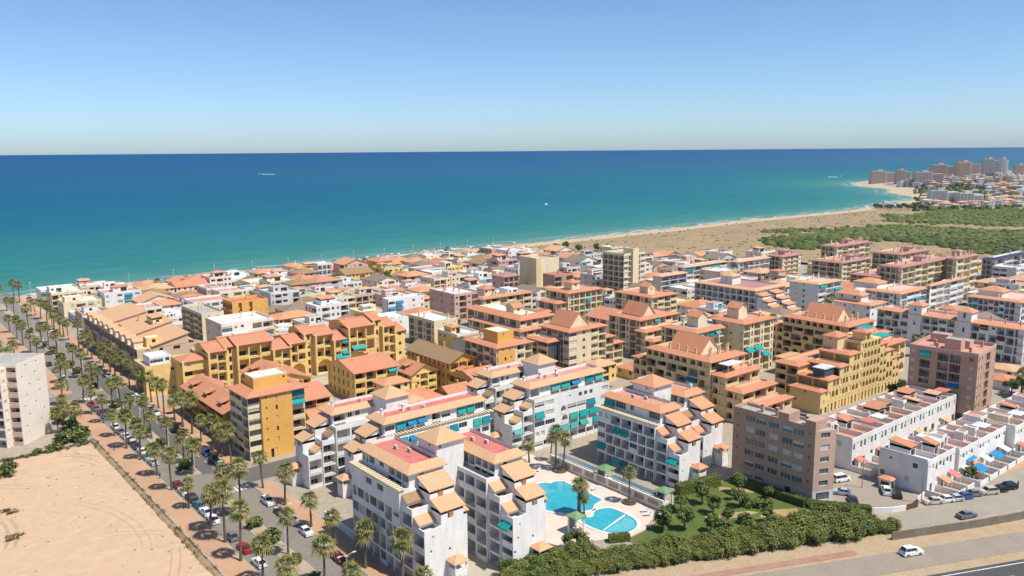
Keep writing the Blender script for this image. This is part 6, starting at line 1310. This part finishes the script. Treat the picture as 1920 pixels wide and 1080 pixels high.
m=MB(); c=0
while c<800:
    x,y=r.uniform(400,1000),r.uniform(250,545)
    if x<edge_x(y)+6 or y>shore_y(x)-28: continue
    v=NZ.noise(Vector((x*.03,y*.03,8.)))
    if v<-.1: continue
    R=r.uniform(.5,1.3); blob(m,x,y,dune_z(x,y),R,R*.6,SG[r.choice([3,3,1,2])],r); c+=1
tag(m.obj('dune_tufts'),'dry tufts and small bushes scattered over the sandy dunes','tufts',None,'stuff')
for k,(px,py) in enumerate([(1040,474),(1060,470),(1085,476),(1120,474),(900,490),(870,492)]):
    x,y=un(px,py); place(TREE,k%3,used_t,x,y,0,k,1.6,'%s dark bush clump at the edge of town and dunes, from the left'%ordn(k+1),'tree','bush clumps at the edge of the dunes')
# headland
def onhill(px,py):
    z=0
    for _ in range(25): x,y=un(px,py,z); z=.5*z+.5*ground_z(x,y)
    return x,y,z
FBAND=mat('far_balcony_shade',(.33,.27,.24))  # shade inside far balconies, painted as grey-brown bands on the fronts
FT=[mat('far_rose_wall',(.60,.46,.39),n=(.03,.05),n2=(.2,.08)),mat('far_tan_wall',(.62,.45,.33),n=(.03,.05),n2=(.2,.08)),mat('far_grey_wall',(.52,.51,.51),n=(.03,.05),n2=(.2,.08)),mat('far_white_wall',(.70,.69,.68),n=(.03,.05),n2=(.2,.08))]
def me_far(W,D,H,fl,wall,top):
    m=MB(); c=W*.58; m.box(0,0,-6,c,D,H,wall); m.box(c+.01,2.5,-6,W,D+2,H*.88,wall); m.box(W*.25,D*.2,H,W*.45,D*.6,H+3,top); m.poly([(.4,.4,H+.05),(c-.4,.4,H+.05),(c-.4,D-.4,H+.05),(.4,D-.4,H+.05)],GTER); return m
def fartower(label,pl,pr,pt,pb,wall,top,rz=0.,D=16):
    x,y,z=onhill(pl,pb); dist=Vector((x,y,0)).length; sc=F_PX/(Vector((x,y,-80)).dot(FWD)); H=(pb-pt)/sc; r=R_(-39+rz)
    W=(pr-pl)/sc; root=empty('far_apartment_tower',label,'tower block',(x,y,z),r); me_far(W,D,H,0,wall,top).obj('wall',root)
    n=max(3,int(H/3.2)); b=max(2,int(W/7))
    for i in range(n):
        q=MB(); q.box(1.,-.5,H-1.2-i*H/n-1.4,W*.56,-.005,H-1.2-i*H/n,FBAND); q.obj('balcony_shade_band',root)
        if i: q=MB(); q.box(W*.62,2.,H-1.2-i*H/n-1.3,W-1,2.495,H-1.2-i*H/n,FBAND); q.obj('balcony_shade_band',root)
    for j in range(1,b): q=MB(); q.box(W*.56*j/b-.3,-.9,-6,W*.56*j/b+.3,-.51,H,top); q.obj('fin',root)
    return root
fartower('rose brown tower block at the tip of the headland, the widest one by the water',1634,1681,321,345,FT[0],FT[1]); fartower('rose brown tower block on the headland with a pale end, right of the widest one',1682,1708,319,345,FT[0],FT[1])
fartower('grey brown long block on the headland in front of the tall tan tower',1716,1770,323,350,FT[0],FT[2]); fartower('long rose block high on the headland, left of the tall tan tower',1748,1794,309,338,FT[0],FT[1]); fartower('tall tan tower block with an orange side on the headland',1795,1838,304,336,FT[1],FT[1]); fartower('tall grey twin tower on the headland, highest of all',1846,1876,298,328,FT[2],FT[2]); fartower('slim pale tower joined to the tall grey twin tower',1878,1890,297,328,FT[3],FT[2]); fartower('tan block cut by the right edge of the photo on the headland',1906,1930,309,335,FT[1],FT[1])
fartower('white hotel block with vertical stripes below the headland houses',1746,1798,357,383,FT[3],FT[2],0,14); fartower('long low white wing right of the white hotel block',1799,1845,362,384,FT[3],FT[3]); fartower('low white beach building at the edge of the cove',1650,1690,382,391,FT[3],FT[3])
fr_=random.Random(21)
for k in range(30):   # mid-rise blocks that knit the towers together
    px=1690+k*7.8+fr_.uniform(-3,3); pb=349-(px-1690)*.055+fr_.uniform(-3,4); hh=fr_.uniform(5,13); ww=fr_.uniform(9,22)
    fartower('pale mid rise block on the far headland between the towers, %s from the left'%ordn(k+1),px,px+ww,pb-hh,pb,fr_.choice((FT[1],FT[3],FT[3],FT[0],FT[2])),fr_.choice((FT[1],FT[3])),fr_.choice((-12,0,14)),12)['group']='mid rise blocks on the far headland'
HC={}
for k in range(190):
    rw=k//24; fx=(k%24)/24.; px=1732+rw*1.5+fx*192+fr_.uniform(-3,3); lo=342-(px-1735)*.08; py=393-(393-lo)*(rw+.5+fr_.uniform(-.35,.35))/8.
    if (1742<px<1848 and 352<py<386) : continue
    x,y,z=onhill(px,py); W,D,H=fr_.uniform(7,17),fr_.uniform(8,13),fr_.choice((4,6.5,6.5,9)); wl=fr_.choice((FT[3],FT[3],FT[1],CREAM2,PINKW,FT[0]))
    m=MB(); m.box(0,0,-5,W,D,H,wl); nm='hillside_house'
    tl=fr_.choice((TERRA2,TANT,TANT,TANT,None,None,None)); 
    e=bpy.data.objects.new(nm,None); COL.objects.link(e); e.location=(x,y,z); e.rotation_euler=(0,0,R_(-39+fr_.choice((0,12,-15))))
    m.obj('wall',e); q=MB(); 
    for i in range(int(W/4)):
        for j in range(int(H/3)): q.box(1+i*4,-.12,1+j*3,2.6+i*4,-.004,2.4+j*3,GLASS)
    if q.v: o=q.obj('window_row',e); 
    q=MB()
    if tl: h=min(W,D)/2; q.poly([(-.5,-.5,H+.02),(W+.5,-.5,H+.02),(W-h,D/2,H+1.8),(h,D/2,H+1.8)],tl); q.poly([(W+.5,-.5,H+.02),(W+.5,D+.5,H+.02),(W-h,D/2,H+1.8)],tl); q.poly([(W+.5,D+.5,H+.02),(-.5,D+.5,H+.02),(h,D/2,H+1.8),(W-h,D/2,H+1.8)],tl); q.poly([(-.5,D+.5,H+.02),(-.5,-.5,H+.02),(h,D/2,H+1.8)],tl); q.poly([(-.5,-.5,H),(W+.5,-.5,H),(W+.5,D+.5,H),(-.5,D+.5,H)],wl)
    else: q.box(-.1,-.1,H,W+.1,.2,H+.8,wl); q.box(-.1,D-.2,H,W+.1,D+.1,H+.8,wl)
    q.obj('roof',e); tag(e,'tiny %s roofed house on the far headland, row %s uphill, %s from left'%('tiled' if tl else 'flat',ordn(rw+1),ordn(k%24+1)),'house','far houses on the headland')
m=MB()
for k in range(420):
    px=fr_.uniform(1715,1925); py=fr_.uniform(340,397); x,y,z=onhill(px,py); R=fr_.uniform(2.5,6); blob(m,x,y,z,R,R*1.1,SG[fr_.choice([1,2,2])],fr_)
tag(m.obj('hillside_trees'),'dark trees between the far houses on the headland slope','trees',None,'stuff')
for k in range(26):
    px=1640+k*4.; py=391+fr_.uniform(-3,4); x,y,z=onhill(px,py); 
    place(TREE,k%3,used_t,x,y,z,k,1.5,'%s far dark tree from the left behind the cove beach'%ordn(k+1),'tree','far trees behind the cove beach')
dup=[(l,v) for l,v in LABELS.items() if len(v)>1]
long_=[l for l in LABELS if not 4<=len(l.replace('-',' ').split())<=16]
print('LABELS',len(LABELS),'DUP',[(l,len(v)) for l,v in dup][:30],'LONG',len(long_),long_[:40])
# ---------------------------------------------------------------- sea air
m=MB(); HZ=bpy.data.materials.new('sea_haze'); HZ.use_nodes=True; t=HZ.node_tree
for n_ in list(t.nodes):
    if n_.type!='OUTPUT_MATERIAL': t.nodes.remove(n_)
pv=t.nodes.new('ShaderNodeVolumePrincipled'); pv.inputs['Color'].default_value=(.62,.82,1,1); pv.inputs['Density'].default_value=.000042; pv.inputs['Anisotropy'].default_value=.2
t.links.new(pv.outputs[0],[n_ for n_ in t.nodes if n_.type=='OUTPUT_MATERIAL'][0].inputs['Volume'])
m.box(-3200,-2700,-8,9300,2600,135,HZ); o=m.obj('haze'); o['kind']='stuff'
